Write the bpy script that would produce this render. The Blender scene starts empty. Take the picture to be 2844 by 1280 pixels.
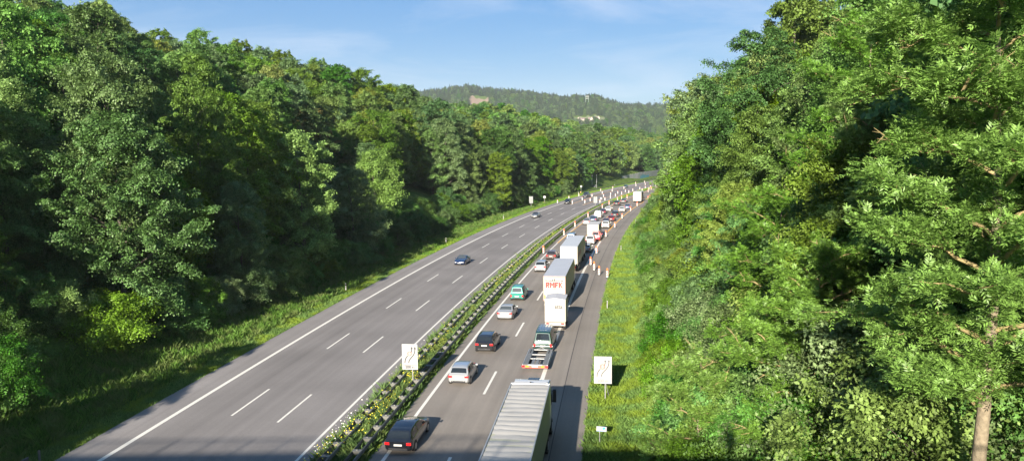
import bpy, math, random
import numpy as np
from mathutils import Vector, Matrix
C = bpy.context.scene.collection
R = math.radians
PI = math.pi
# ------------------------------------------------------------------ camera, sky, sun, exposure
CAM_H = 19.282
PITCH, ROLL = 0.114195, 0.012560
cd = bpy.data.cameras.new('camera')
cam = bpy.data.objects.new('camera', cd)
C.objects.link(cam)
bpy.context.scene.camera = cam
cd.sensor_width = 36.0
cd.lens = 36 * 2107.5 / 2844
cd.clip_start = 0.1
cd.clip_end = 20000
R0 = Vector((1, 0, 0)); F0 = Vector((0, math.cos(PITCH), -math.sin(PITCH))); U0 = Vector((0, math.sin(PITCH), math.cos(PITCH)))
rv = math.cos(ROLL) * R0 - math.sin(ROLL) * U0
uv_ = math.sin(ROLL) * R0 + math.cos(ROLL) * U0
cam.matrix_world = Matrix(((rv.x, uv_.x, -F0.x, 0), (rv.y, uv_.y, -F0.y, 0), (rv.z, uv_.z, -F0.z, CAM_H), (0, 0, 0, 1)))

SUN_AZ, SUN_EL = R(16.17), R(20.0)          # direction the light travels to, and the sun's height
world = bpy.data.worlds.new('World')
bpy.context.scene.world = world
world.use_nodes = True
wn, wl = world.node_tree.nodes, world.node_tree.links
bg = wn['Background']
sky = wn.new('ShaderNodeTexSky')
sky.sky_type = 'NISHITA'
sky.sun_disc = False
sky.sun_elevation = SUN_EL
sky.sun_rotation = SUN_AZ + PI
sky.altitude = 200
sky.air_density = 1.0
sky.dust_density = 0.2
sky.ozone_density = 3.0
tc = wn.new('ShaderNodeTexCoord')
mp = wn.new('ShaderNodeMapping'); mp.inputs['Scale'].default_value = (1.6, 2.2, 9.0); mp.inputs['Rotation'].default_value = (0.0, 0.22, 0.3)
ns = wn.new('ShaderNodeTexNoise'); ns.inputs['Scale'].default_value = 2.1; ns.inputs['Detail'].default_value = 8; ns.inputs['Roughness'].default_value = 0.6; ns.inputs['Distortion'].default_value = 0.5
cr = wn.new('ShaderNodeValToRGB')
cr.color_ramp.elements[0].position = 0.47; cr.color_ramp.elements[0].color = (0, 0, 0, 1)
cr.color_ramp.elements[1].position = 0.8; cr.color_ramp.elements[1].color = (.5, .5, .5, 1)
mx = wn.new('ShaderNodeMixRGB'); mx.blend_type = 'MIX'; mx.inputs[2].default_value = (5.2, 5.6, 6.4, 1)
wl.new(tc.outputs['Generated'], mp.inputs[0]); wl.new(mp.outputs[0], ns.inputs['Vector']); wl.new(ns.outputs[0], cr.inputs[0])
wl.new(cr.outputs[0], mx.inputs[0]); hsv = wn.new('ShaderNodeHueSaturation'); hsv.inputs['Saturation'].default_value = 1.62; hsv.inputs['Hue'].default_value = 0.511; hsv.inputs['Value'].default_value = 0.55; wl.new(sky.outputs[0], hsv.inputs['Color']); ev = wn.new('ShaderNodeMixRGB'); ev.inputs[0].default_value = .5; ev.inputs[2].default_value = (1.15, 2.75, 5.1, 1); wl.new(hsv.outputs[0], ev.inputs[1]); wl.new(ev.outputs[0], mx.inputs[1]); wl.new(mx.outputs[0], bg.inputs[0])
bg.inputs[1].default_value = 0.054
ld = bpy.data.lights.new('sun', 'SUN')
ld.energy = 5.0; ld.angle = R(0.53); ld.color = (1.0, 0.90, 0.76)
lo = bpy.data.objects.new('sun', ld); C.objects.link(lo)
LDIR = Vector((math.sin(SUN_AZ) * math.cos(SUN_EL), math.cos(SUN_AZ) * math.cos(SUN_EL), -math.sin(SUN_EL)))
lo.rotation_euler = LDIR.to_track_quat('-Z', 'Y').to_euler()
lo.location = (0, 0, 200)
vs = bpy.context.scene.view_settings
vs.view_transform = 'Standard'; vs.look = 'None'; vs.gamma = 1; vs.use_curve_mapping = False
vs.exposure = 1.70
sc = bpy.context.scene
sc.render.engine = 'CYCLES'
sc.cycles.max_bounces = 6; sc.cycles.diffuse_bounces = 4; sc.cycles.transparent_max_bounces = 6; sc.cycles.volume_bounces = 0
sc.cycles.transmission_bounces = 2; sc.cycles.glossy_bounces = 2
sc.render.resolution_x = 1024; sc.render.resolution_y = 460

# ------------------------------------------------------------------ the road's line through the valley
H0, K0, K1, VC, K2 = 0.120634586, 2.05660411e-4, 5.54966109e-6, -4.06221017e-05, -2.74392272e-08
SCL = 430.0
def hdg(s):
    s = np.asarray(s, float); a = np.minimum(s, SCL)
    kk = K0 + K1 * SCL + K2 * SCL * SCL / 2
    return H0 + K0 * a + K1 * a * a / 2 + K2 * a ** 3 / 6 + 0 * (s - a) * kk
_S = np.arange(-400, 9000, 1.0); _h = hdg(np.maximum(_S, -60))
_X = np.concatenate([[0], np.cumsum(np.sin((_h[1:] + _h[:-1]) / 2))]); _Y = np.concatenate([[0], np.cumsum(np.cos((_h[1:] + _h[:-1]) / 2))])
_X -= _X[400]; _Y -= _Y[400]
def zr(s):
    s = np.asarray(s, float); a = np.minimum(np.maximum(s, 0), 450); b = np.clip(s - 450, 0, 700)
    return VC * a * a * .5 + VC * 450 * b * .8
def rxy(s, o):
    s = np.asarray(s, float); h = np.interp(s, _S, _h)
    return np.interp(s, _S, _X) + o * np.cos(h), np.interp(s, _S, _Y) - o * np.sin(h)
def rp(s, o, z=0.0):
    x, y = rxy(s, o)
    return Vector((float(x), float(y), float(zr(s)) + z))
def head(s): return float(hdg(max(s, -60)))
LE, RE = -34.29, -1.58                        # asphalt edges
ML, MR = -18.0, -14.75                        # median strip
def sstep(a, b, x):
    t = np.clip((x - a) / (b - a), 0, 1); return t * t * (3 - 2 * t)
def far_z(x, y):
    r = np.hypot(x, y); az = np.degrees(np.arctan2(x, y))
    crest = np.interp(az, [-40, -14, -10, -7.7, -5, -3.1, 0, 2, 4, 6.5, 8.0, 10.9, 14, 30], [120, 150, 168, 172, 182, 188, 172, 160, 152, 150, 130, 118, 130, 150])
    crest = crest + 2.5 * np.sin(az * 1.3) + 1.2 * np.sin(az * 4.1 + 1)
    t = sstep(1050, 2600, r)
    z = -14 + (crest + 14) * t
    z = z + 9 * np.sin(x / 170.0 + y / 300.) * sstep(1200, 1600, r) * (1 - sstep(2200, 2500, r))
    return z - 60 * sstep(2700, 4500, r)
def gz(s, o):
    s = np.asarray(s, float); o = np.asarray(o, float)
    dR = o - RE; dL = LE - o
    rid = np.interp(s, [-100, 150, 215, 250, 275, 300, 335, 370, 395, 450, 550, 700, 1000], [1.05, 1.07, 1.02, .88, .70, .60, .60, .72, .80, .78, .66, .68, .6])
    zR = np.interp(dR, [-1, 0, .8, 3, 6, 9, 16, 28, 45, 80, 400, 1000], [-.15, -.03, -.1, -.15, .5, 2.5, 7, 14, 18, 20, 24, 24])
    zL = np.interp(dL, [-1, 0, .8, 6, 9, 20, 50, 95, 130, 400, 3000], [-.15, -.03, -.1, -.05, .6, 6, 19, 30, 33, 36, 30]) * np.where(dL > 12, rid, 1)
    w = np.hypot(np.minimum(np.maximum(np.maximum(dR, dL) - 6, 0) / 30, 1), 0)
    und = w * (1.3 * np.sin(s / 23. + o / 31.) + .8 * np.sin(s / 11. - o / 17. + 2))
    z = np.where(o > (LE + RE) / 2, zR, zL) + und
    z = z + np.where(dL > 8, 0 * dL, 0)
    zm = np.interp(o, [ML - .3, ML + .1, (ML + MR) / 2, MR - .1, MR + .3], [-.15, -.01, .08, -.01, -.15])
    z = np.where((o > ML - .5) & (o < MR + .5), zm, z)
    z = z + zr(s)
    x, y = rxy(s, o); r = np.hypot(x, y); t = sstep(950, 1250, r)
    return z * (1 - t) + far_z(x, y) * t

# ------------------------------------------------------------------ helpers
def tag(o, label=None, cat=None, group=None, kind=None):
    if label: o['label'] = label
    if cat: o['category'] = cat
    if group: o['group'] = group
    if kind: o['kind'] = kind
    return o
def empty(name, loc=(0, 0, 0), rz=0.0):
    o = bpy.data.objects.new(name, None); C.objects.link(o); o.location = loc; o.rotation_euler = (0, 0, rz); o.empty_display_size = .3
    return o
class MB:
    def __init__(s): s.v = []; s.f = []
    def add(s, vs, fs):
        n = len(s.v); s.v += [tuple(v) for v in vs]; s.f += [tuple(i + n for i in f) for f in fs]; return s
    def box(s, c, d, M=None, taper=1.0):
        x, y, z = d[0] / 2, d[1] / 2, d[2] / 2
        vs = [Vector((sx * x * (taper if sz > 0 else 1), sy * y * (taper if sz > 0 else 1), sz * z)) for sz in (-1, 1) for sy in (-1, 1) for sx in (-1, 1)]
        if M is not None: vs = [M @ v for v in vs]
        vs = [v + Vector(c) for v in vs]
        return s.add(vs, [(0, 2, 3, 1), (4, 5, 7, 6), (0, 1, 5, 4), (2, 6, 7, 3), (0, 4, 6, 2), (1, 3, 7, 5)])
    def cyl(s, a, b, r1, r2=None, n=10, caps=True):
        a, b = Vector(a), Vector(b); r2 = r1 if r2 is None else r2
        d = (b - a).normalized(); u = d.orthogonal().normalized(); w = d.cross(u)
        vs = [p + (u * math.cos(2 * PI * i / n) + w * math.sin(2 * PI * i / n)) * r for p, r in ((a, r1), (b, r2)) for i in range(n)]
        fs = [(i, (i + 1) % n, n + (i + 1) % n, n + i) for i in range(n)]
        if caps: fs += [tuple(range(n - 1, -1, -1)), tuple(range(n, 2 * n))]
        return s.add(vs, fs)
    def tube(s, pts, rs, n=6):
        pts = [Vector(p) for p in pts]; rings = []
        for i, p in enumerate(pts):
            d = (pts[min(i + 1, len(pts) - 1)] - pts[max(i - 1, 0)]).normalized()
            u = d.cross(Vector((.31, .17, .93))).normalized(); w = d.cross(u)
            rings.append([p + (u * math.cos(2 * PI * k / n) + w * math.sin(2 * PI * k / n)) * rs[i] for k in range(n)])
        return s.loft(rings, True)
    def loft(s, rings, closed=True, caps=True):
        n = len(rings[0]); vs = [v for r in rings for v in r]; fs = []
        m = n if closed else n - 1
        for i in range(len(rings) - 1):
            for k in range(m):
                k2 = (k + 1) % n; fs.append((i * n + k, i * n + k2, (i + 1) * n + k2, (i + 1) * n + k))
        if caps and closed: fs += [tuple(range(n - 1, -1, -1)), tuple(range((len(rings) - 1) * n, len(rings) * n))]
        return s.add(vs, fs)
    def build(s, name, mat, parent=None, smooth=None):
        me = bpy.data.meshes.new(name); me.from_pydata(s.v, [], s.f); me.update()
        if smooth is not None:
            me.polygons.foreach_set('use_smooth', [True] * len(me.polygons)); me.set_sharp_from_angle(angle=R(smooth))
        if mat: me.materials.append(mat)
        o = bpy.data.objects.new(name, me); C.objects.link(o); o.parent = parent
        return o
def np_mesh(name, V, nq, mats, k=4, smooth=False):
    """V: (N,3) vertices, consecutive groups of k make a face"""
    me = bpy.data.meshes.new(name)
    me.vertices.add(len(V)); me.vertices.foreach_set('co', V.astype(np.float32).ravel())
    me.loops.add(nq * k); me.loops.foreach_set('vertex_index', np.arange(nq * k, dtype=np.int32))
    me.polygons.add(nq); me.polygons.foreach_set('loop_start', np.arange(0, nq * k, k, dtype=np.int32))
    try: me.polygons.foreach_set('loop_total', np.full(nq, k, dtype=np.int32))
    except Exception: pass
    for m in mats: me.materials.append(m)
    me.update(calc_edges=True)
    return me
def grid_mesh(X, Y, Z):
    n, m = X.shape; me = bpy.data.meshes.new('grid')
    V = np.stack([X, Y, Z], -1).reshape(-1, 3)
    i = np.arange(n * m).reshape(n, m)
    Q = np.stack([i[:-1, :-1], i[:-1, 1:], i[1:, 1:], i[1:, :-1]], -1).reshape(-1, 4)
    me.vertices.add(len(V)); me.vertices.foreach_set('co', V.astype(np.float32).ravel())
    me.loops.add(Q.size); me.loops.foreach_set('vertex_index', Q.astype(np.int32).ravel())
    me.polygons.add(len(Q)); me.polygons.foreach_set('loop_start', np.arange(0, Q.size, 4, dtype=np.int32))
    me.polygons.foreach_set('use_smooth', np.ones(len(Q), bool))
    me.update(calc_edges=True)
    return me
def children(o): return [c for c in o.children]
def copy_tree(o, parent=None):
    c = o.copy(); C.objects.link(c); c.parent = parent
    for ch in list(o.children): copy_tree(ch, c)
    return c
def place(o, s, off, z=0.0, flip=False, drot=0.0):
    o.location = rp(s, off, z); o.rotation_euler = (0, 0, -head(s) + (PI if flip else 0) + drot)
    return o

# ------------------------------------------------------------------ materials
def newmat(name):
    m = bpy.data.materials.new(name); m.use_nodes = True
    n = m.node_tree.nodes; return m, n, m.node_tree.links, n['Principled BSDF']
def plain(name, col, rough=.6, metal=0.0, coat=0.0, var=0.12, scale=3.0, spec=.5, bump=0.0):
    m, n, l, p = newmat(name)
    p.inputs['Roughness'].default_value = rough; p.inputs['Metallic'].default_value = metal
    p.inputs['Specular IOR Level'].default_value = spec
    p.inputs['Coat Weight'].default_value = coat; p.inputs['Coat Roughness'].default_value = .06
    t = n.new('ShaderNodeTexCoord'); ns = n.new('ShaderNodeTexNoise'); ns.inputs['Scale'].default_value = scale; ns.inputs['Detail'].default_value = 5
    mx = n.new('ShaderNodeMixRGB'); mx.inputs[1].default_value = (*[c * (1 - var) for c in col], 1); mx.inputs[2].default_value = (*[min(1, c * (1 + var)) for c in col], 1)
    l.new(t.outputs['Object'], ns.inputs['Vector']); l.new(ns.outputs[0], mx.inputs[0]); l.new(mx.outputs[0], p.inputs['Base Color'])
    if bump:
        b = n.new('ShaderNodeBump'); b.inputs['Strength'].default_value = bump; b.inputs['Distance'].default_value = .05
        l.new(ns.outputs[0], b.inputs['Height']); l.new(b.outputs[0], p.inputs['Normal'])
    return m
def leafmat(name, col, hue=.03, gloss=.018, trans=.30, objvar=.22, patch=None):
    m, n, l, p = newmat(name); n.remove(p)
    out = n['Material Output']
    oi = n.new('ShaderNodeObjectInfo'); ge = n.new('ShaderNodeNewGeometry')
    hs = n.new('ShaderNodeHueSaturation'); hs.inputs['Color'].default_value = (*col, 1)
    a = n.new('ShaderNodeMapRange'); a.inputs[3].default_value = .5 - hue; a.inputs[4].default_value = .5 + hue
    l.new(oi.outputs['Random'], a.inputs[0]); l.new(a.outputs[0], hs.inputs['Hue'])
    v = n.new('ShaderNodeMapRange'); v.inputs[3].default_value = .62; v.inputs[4].default_value = 1.42; l.new(ge.outputs['Random Per Island'], v.inputs[0])
    w = n.new('ShaderNodeMath'); w.operation = 'MULTIPLY_ADD'; w.inputs[1].default_value = 7.31; w.inputs[2].default_value = .13; l.new(oi.outputs['Random'], w.inputs[0])
    fr = n.new('ShaderNodeMath'); fr.operation = 'FRACT'; l.new(w.outputs[0], fr.inputs[0])
    b = n.new('ShaderNodeMapRange'); b.inputs[3].default_value = 1 - objvar; b.inputs[4].default_value = 1 + objvar; l.new(fr.outputs[0], b.inputs[0])
    mu = n.new('ShaderNodeMath'); mu.operation = 'MULTIPLY'; l.new(v.outputs[0], mu.inputs[0]); l.new(b.outputs[0], mu.inputs[1]); l.new(mu.outputs[0], hs.inputs['Value'])
    sat = n.new('ShaderNodeMapRange'); sat.inputs[3].default_value = 1.08; sat.inputs[4].default_value = .8; l.new(fr.outputs[0], sat.inputs[0]); l.new(sat.outputs[0], hs.inputs['Saturation'])
    csrc = hs.outputs[0]
    if patch:
        t = n.new('ShaderNodeTexCoord'); nn = n.new('ShaderNodeTexNoise'); nn.inputs['Scale'].default_value = patch[1]
        rr = n.new('ShaderNodeValToRGB'); rr.color_ramp.elements[0].position = .45; rr.color_ramp.elements[1].position = .6
        mm = n.new('ShaderNodeMixRGB'); mm.inputs[2].default_value = (*patch[0], 1)
        l.new(t.outputs['Object'], nn.inputs['Vector']); l.new(nn.outputs[0], rr.inputs[0]); l.new(rr.outputs[0], mm.inputs[0]); l.new(csrc, mm.inputs[1]); csrc = mm.outputs[0]
    d = n.new('ShaderNodeBsdfDiffuse'); t = n.new('ShaderNodeBsdfTranslucent'); g = n.new('ShaderNodeBsdfGlossy'); g.inputs['Roughness'].default_value = .55; g.inputs['Color'].default_value = (.9, .95, .85, 1)
    l.new(csrc, d.inputs[0]); l.new(csrc, t.inputs[0])
    m1 = n.new('ShaderNodeMixShader'); m1.inputs[0].default_value = trans; l.new(d.outputs[0], m1.inputs[1]); l.new(t.outputs[0], m1.inputs[2])
    m2 = n.new('ShaderNodeMixShader'); m2.inputs[0].default_value = gloss; l.new(m1.outputs[0], m2.inputs[1]); l.new(g.outputs[0], m2.inputs[2])
    l.new(m2.outputs[0], out.inputs[0])
    return m
def glassmat(name, col=(.012, .016, .02)):
    m, n, l, p = newmat(name); p.inputs['Base Color'].default_value = (*col, 1); p.inputs['Roughness'].default_value = .06; p.inputs['Specular IOR Level'].default_value = .6; return m

M_leaf = {
    'mid': leafmat('leaf mid green', (.100, .210, .024)),
    'dark': leafmat('leaf dark green', (.068, .150, .032), hue=.02),
    'yellow': leafmat('leaf yellow green', (.165, .250, .030)),
    'blue': leafmat('leaf grey green', (.112, .200, .054), hue=.02, gloss=.03),
    'bright': leafmat('leaf bright green', (.140, .265, .022)),
    'dry': leafmat('leaf tawny green', (.20, .185, .06), hue=.02),
    'ash': leafmat('ash leaf', (.130, .260, .026), gloss=.04, hue=.01, objvar=.1),
    'shrub': leafmat('yellow green shrub leaf', (.15, .27, .03), hue=.0, objvar=.05),
    'far': leafmat('far leaf', (.060, .112, .040), hue=.02, objvar=.25),
    'conifer': leafmat('conifer needles', (.030, .062, .030), hue=.015, objvar=.25),
}
M_bark = plain('bark', (.10, .085, .065), .9, var=.35, scale=6)
M_barkpale = plain('pale lichen bark', (.25, .21, .13), .85, var=.4, scale=3)

def groundmat():
    m, n, l, p = newmat('ground grass and forest floor')
    t = n.new('ShaderNodeTexCoord')
    def noise(sc_, det=6):
        q = n.new('ShaderNodeTexNoise'); q.inputs['Scale'].default_value = sc_; q.inputs['Detail'].default_value = det; q.inputs['Roughness'].default_value = .62; l.new(t.outputs['Object'], q.inputs['Vector']); return q
    a, b, c = noise(.35), noise(3.2), noise(.02)
    r1 = n.new('ShaderNodeValToRGB'); e = r1.color_ramp.elements
    e[0].position = .3; e[0].color = (.055, .105, .018, 1); e[1].position = .7; e[1].color = (.16, .19, .045, 1); x = e.new(.5); x.color = (.09, .15, .024, 1)
    l.new(a.outputs[0], r1.inputs[0])
    r2 = n.new('ShaderNodeValToRGB'); r2.color_ramp.elements[0].position = .3; r2.color_ramp.elements[0].color = (.55, .55, .55, 1); r2.color_ramp.elements[1].position = .7; r2.color_ramp.elements[1].color = (1.25, 1.25, 1.25, 1)
    l.new(b.outputs[0], r2.inputs[0])
    mx = n.new('ShaderNodeMixRGB'); mx.blend_type = 'MULTIPLY'; mx.inputs[0].default_value = 1; l.new(r1.outputs[0], mx.inputs[1]); l.new(r2.outputs[0], mx.inputs[2])
    l.new(mx.outputs[0], p.inputs['Base Color']); p.inputs['Roughness'].default_value = .95; p.inputs['Specular IOR Level'].default_value = .1
    bu = n.new('ShaderNodeBump'); bu.inputs['Strength'].default_value = .6; bu.inputs['Distance'].default_value = .12; l.new(b.outputs[0], bu.inputs['Height']); l.new(bu.outputs[0], p.inputs['Normal'])
    return m
def asphalt(name, base, tracks):
    """attribute 'lane' = metres across; worn wheel tracks and stains are real marks in the surface"""
    m, n, l, p = newmat(name)
    t = n.new('ShaderNodeTexCoord'); at = n.new('ShaderNodeAttribute'); at.attribute_name = 'so'
    big = n.new('ShaderNodeTexNoise'); big.inputs['Scale'].default_value = .12; big.inputs['Detail'].default_value = 8; l.new(t.outputs['Object'], big.inputs['Vector'])
    fine = n.new('ShaderNodeTexNoise'); fine.inputs['Scale'].default_value = 9; fine.inputs['Detail'].default_value = 4; l.new(t.outputs['Object'], fine.inputs['Vector'])
    mp = n.new('ShaderNodeMapping'); mp.inputs['Scale'].default_value = (1.6, .012, 1); l.new(at.outputs['Vector'], mp.inputs[0])
    st = n.new('ShaderNodeTexNoise'); st.inputs['Scale'].default_value = 1.0; st.inputs['Detail'].default_value = 3; l.new(mp.outputs[0], st.inputs['Vector'])
    r0 = n.new('ShaderNodeMapRange'); r0.inputs[1].default_value = .3; r0.inputs[2].default_value = .7; r0.inputs[3].default_value = .89; r0.inputs[4].default_value = 1.08; l.new(st.outputs[0], r0.inputs[0])
    r1 = n.new('ShaderNodeMapRange'); r1.inputs[1].default_value = .3; r1.inputs[2].default_value = .7; r1.inputs[3].default_value = .86; r1.inputs[4].default_value = 1.10; l.new(big.outputs[0], r1.inputs[0])
    r2 = n.new('ShaderNodeMapRange'); r2.inputs[3].default_value = .86; r2.inputs[4].default_value = 1.14; l.new(fine.outputs[0], r2.inputs[0])
    # lane offset ramp
    sx = n.new('ShaderNodeSeparateXYZ'); l.new(at.outputs['Vector'], sx.inputs[0])
    mr = n.new('ShaderNodeMapRange'); mr.inputs[1].default_value = -36; mr.inputs[2].default_value = 0; l.new(sx.outputs[0], mr.inputs[0])
    rm = n.new('ShaderNodeValToRGB'); rm.color_ramp.interpolation = 'LINEAR'
    els = rm.color_ramp.elements
    pts = tracks
    els[0].position = (pts[0][0] + 36) / 36; els[0].color = (*[c * pts[0][1] for c in (1, 1, 1)], 1)
    els[1].position = (pts[-1][0] + 36) / 36; els[1].color = (*[pts[-1][1]] * 3, 1)
    for o_, v_ in pts[1:-1]:
        e = els.new((o_ + 36) / 36); e.color = (v_, v_, v_, 1)
    l.new(mr.outputs[0], rm.inputs[0])
    a = n.new('ShaderNodeMath'); a.operation = 'MULTIPLY'; l.new(r0.outputs[0], a.inputs[0]); l.new(r1.outputs[0], a.inputs[1])
    b = n.new('ShaderNodeMath'); b.operation = 'MULTIPLY'; l.new(a.outputs[0], b.inputs[0]); l.new(r2.outputs[0], b.inputs[1])
    mm = n.new('ShaderNodeMixRGB'); mm.blend_type = 'MULTIPLY'; mm.inputs[0].default_value = 1; mm.inputs[1].default_value = (*base, 1); l.new(b.outputs[0], mm.inputs[2])
    m3 = n.new('ShaderNodeMixRGB'); m3.blend_type = 'MULTIPLY'; m3.inputs[0].default_value = 1; l.new(mm.outputs[0], m3.inputs[1]); l.new(rm.outputs[0], m3.inputs[2])
    l.new(m3.outputs[0], p.inputs['Base Color']); p.inputs['Roughness'].default_value = .88; p.inputs['Specular IOR Level'].default_value = .25
    bu = n.new('ShaderNodeBump'); bu.inputs['Strength'].default_value = .25; bu.inputs['Distance'].default_value = .01; l.new(fine.outputs[0], bu.inputs['Height']); l.new(bu.outputs[0], p.inputs['Normal'])
    return m

# ------------------------------------------------------------------ ground, roads, markings
def spacing(vals): return np.unique(np.concatenate(vals))
ss = spacing([np.arange(-300, -80, 20.), np.arange(-80, 260, 2.5), np.arange(260, 700, 5.), np.arange(700, 1400, 20.), np.arange(1400, 3400, 45.), np.geomspace(3400, 4900, 8)])
oo = spacing([-np.geomspace(260, 3000, 40), np.arange(-260, -60, 5.), np.arange(-60, -36, 1.), np.array([LE - 1.5, LE - .8, LE - .3, LE, LE + 1]), np.arange(-32, -19, 3.), np.array([ML - .3, ML + .1, -17.2, -16.4, -15.5, MR - .1, MR + .3]), np.arange(-13, -3, 3.),
              np.array([RE - 1, RE, RE + .3, RE + .8, RE + 1.5]), np.arange(1, 40, 1.), np.arange(40, 120, 5.), np.geomspace(125, 1150, 24)])
Sg, Og = np.meshgrid(ss, oo, indexing='ij')
Xg, Yg = rxy(Sg, Og)
me = grid_mesh(Xg, Yg, gz(Sg, Og)); M_ground = groundmat(); me.materials.append(M_ground)
g = bpy.data.objects.new('ground', me); C.objects.link(g); tag(g, 'green grass and forest floor rising on both sides of the motorway', 'ground', kind='structure')

def strip(name, o0, o1, s0, s1, dz, mat, step=2.0, no=2, label=None, cat='road', parent=None):
    s = np.arange(s0, s1 + .01, step) if s1 - s0 > step else np.array([s0, s1]); o = np.linspace(o0, o1, no)
    A, B = np.meshgrid(s, o, indexing='ij'); X, Y = rxy(A, B)
    me = grid_mesh(X, Y, zr(A) + dz)
    at = me.attributes.new('so', 'FLOAT_VECTOR', 'POINT'); at.data.foreach_set('vector', np.stack([B, A, 0 * A], -1).astype(np.float32).ravel())
    me.materials.append(mat); ob = bpy.data.objects.new(name, me); C.objects.link(ob)
    return tag(ob, label, cat, kind='structure')
M_aspL = asphalt('asphalt left', (.196, .184, .180), [(-34.3, 1.08), (-31.6, 1.06), (-31.0, .96), (-30.2, .86), (-29.3, .93), (-28.4, .85), (-27.2, .98), (-26, .88), (-25.2, .95), (-24.3, .88), (-23.2, .98), (-22, .93), (-19.3, 1.0), (-18.0, 1.02)])
M_aspR = asphalt('asphalt right', (.206, .186, .166), [(-14.7, 1.0), (-12.7, .93), (-11.0, .98), (-9.0, 1.0), (-7.6, .90), (-6.2, .93), (-5.4, 1.0), (-3.6, .98), (-3.5, .90), (-1.6, 1.03)])
strip('motorway', LE, ML, -60, 900, 0.0, M_aspL, no=9, label='grey three lane carriageway on the left for oncoming traffic')
strip('motorway', MR, RE, -60, 900, 0.0, M_aspR, no=9, label='grey two lane carriageway with hard shoulder on the right, filled with traffic')
M_crack = plain('tar seam', (.055, .05, .05), .8)
strip('road_seam', -3.63, -3.56, -40, 300, .006, M_crack, label='thin dark tar seam along the right hard shoulder', cat='seam')
strip('motorway', -18.2, -14.6, 372, 520, -.004, M_aspL, no=3, label='paved crossover through the far median')
M_white = plain('white road paint', (.62, .60, .55), .7, var=.1, scale=1.5)
M_yellow = plain('yellow temporary road paint', (.62, .33, .06), .7, var=.1, scale=1.5)
def lines(name, segs, mat, dz, label):
    V = []; n = 0; mb = MB()
    for (o0a, o0b, s0, s1, w) in segs:
        k = max(1, int(abs(s1 - s0) / 3)); S_ = np.linspace(s0, s1, k + 1); O_ = np.linspace(o0a, o0b, k + 1)
        P = [(rp(a, b - w / 2, dz), rp(a, b + w / 2, dz)) for a, b in zip(S_, O_)]
        vs_ = [q for p in P for q in p]; mb.add(vs_, [(2 * i, 2 * i + 1, 2 * i + 3, 2 * i + 2) for i in range(k)])
    o = mb.build(name, mat); return tag(o, label, 'road marking', kind='structure')
A_, B_, C_, L1_, L2_, R1_, R3_ = -27.115, -23.174, -9.706, -31.42, -19.106, -13.764, -5.57
lines('solid_line', [(L1_, L1_, -60, 620, .34)], M_white, .008, 'broad white edge line between left carriageway and its shoulder')
lines('solid_line', [(L2_, L2_, -60, 620, .2)], M_white, .008, 'white edge line of the left carriageway beside the median')
lines('solid_line', [(R1_, R1_, -60, 148, .24), (-13.9, -13.9, 148, 420, .16)], M_white, .008, 'white edge line of the right carriageway beside the median')
lines('solid_line', [(R3_, R3_, -60, 152, .34)], M_white, .008, 'broad white edge line before the right hard shoulder')
lines('dashed_line', [(A_, A_, s, s + 6, .17) for s in [49.86 + 18 * k for k in range(-6, 12)]], M_white, .008, 'white dashes between the slow and middle lane, left carriageway')
lines('dashed_line', [(B_, B_, s, s + 6, .17) for s in [48.94 + 18 * k for k in range(-6, 12)]], M_white, .008, 'white dashes between the middle and fast lane, left carriageway')
lines('dashed_line', [(C_, C_, s, s + 6, .2) for s in [56.36 + 18 * k for k in range(-6, 6)]], M_white, .008, 'white dashes between the two lanes of the right carriageway')
yl = [(-13.75, -13.5, 148, 200, .26), (-13.5, -13.5, 200, 255, .26), (-13.5, -12.5, 255, 300, .26), (-12.5, -14.2, 300, 380, .26),
      (-5.8, -5.4, 152, 185, .3), (-5.4, -5.2, 185, 262, .3), (-5.2, -7.2, 262, 305, .3), (-7.2, -11, 305, 400, .3),
      (-27.7, -27.7, 250, 282, .24), (-27.7, -29.4, 282, 362, .24), (-29.4, -27.0, 362, 415, .24), (-27., -27., 415, 560, .24),
      (-23.1, -22.4, 248, 278, .24), (-22.4, -19.2, 278, 330, .24), (-19.2, -18.6, 330, 372, .24), (-18.6, -19, 372, 560, .24),
      (-18.9, -15.4, 300, 380, .2), (-15.4, -15.4, 380, 560, .2), (-23.2, -22.8, 385, 560, .2)]
yl += [(-9.4, -9.3, s, s + 5, .22) for s in np.arange(160, 300, 14.2)]
lines('yellow_line', yl, M_yellow, .013, 'orange yellow temporary lane lines through the roadworks')

# ------------------------------------------------------------------ haze
def haze(density):
    mb = MB().box((300, 2850, 190), (9400, 7900, 620))
    m = bpy.data.materials.new('haze air'); m.use_nodes = True; n = m.node_tree.nodes; n.remove(n['Principled BSDF'])
    v = n.new('ShaderNodeVolumePrincipled'); v.inputs['Density'].default_value = density; v.inputs['Color'].default_value = (.86, .92, 1.0, 1); v.inputs['Anisotropy'].default_value = 0.1
    m.node_tree.links.new(v.outputs[0], n['Material Output'].inputs['Volume'])
    o = mb.build('haze', m); tag(o, 'pale blue haze over the far hills', 'haze', kind='stuff')
HAZE = 8e-5
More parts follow.
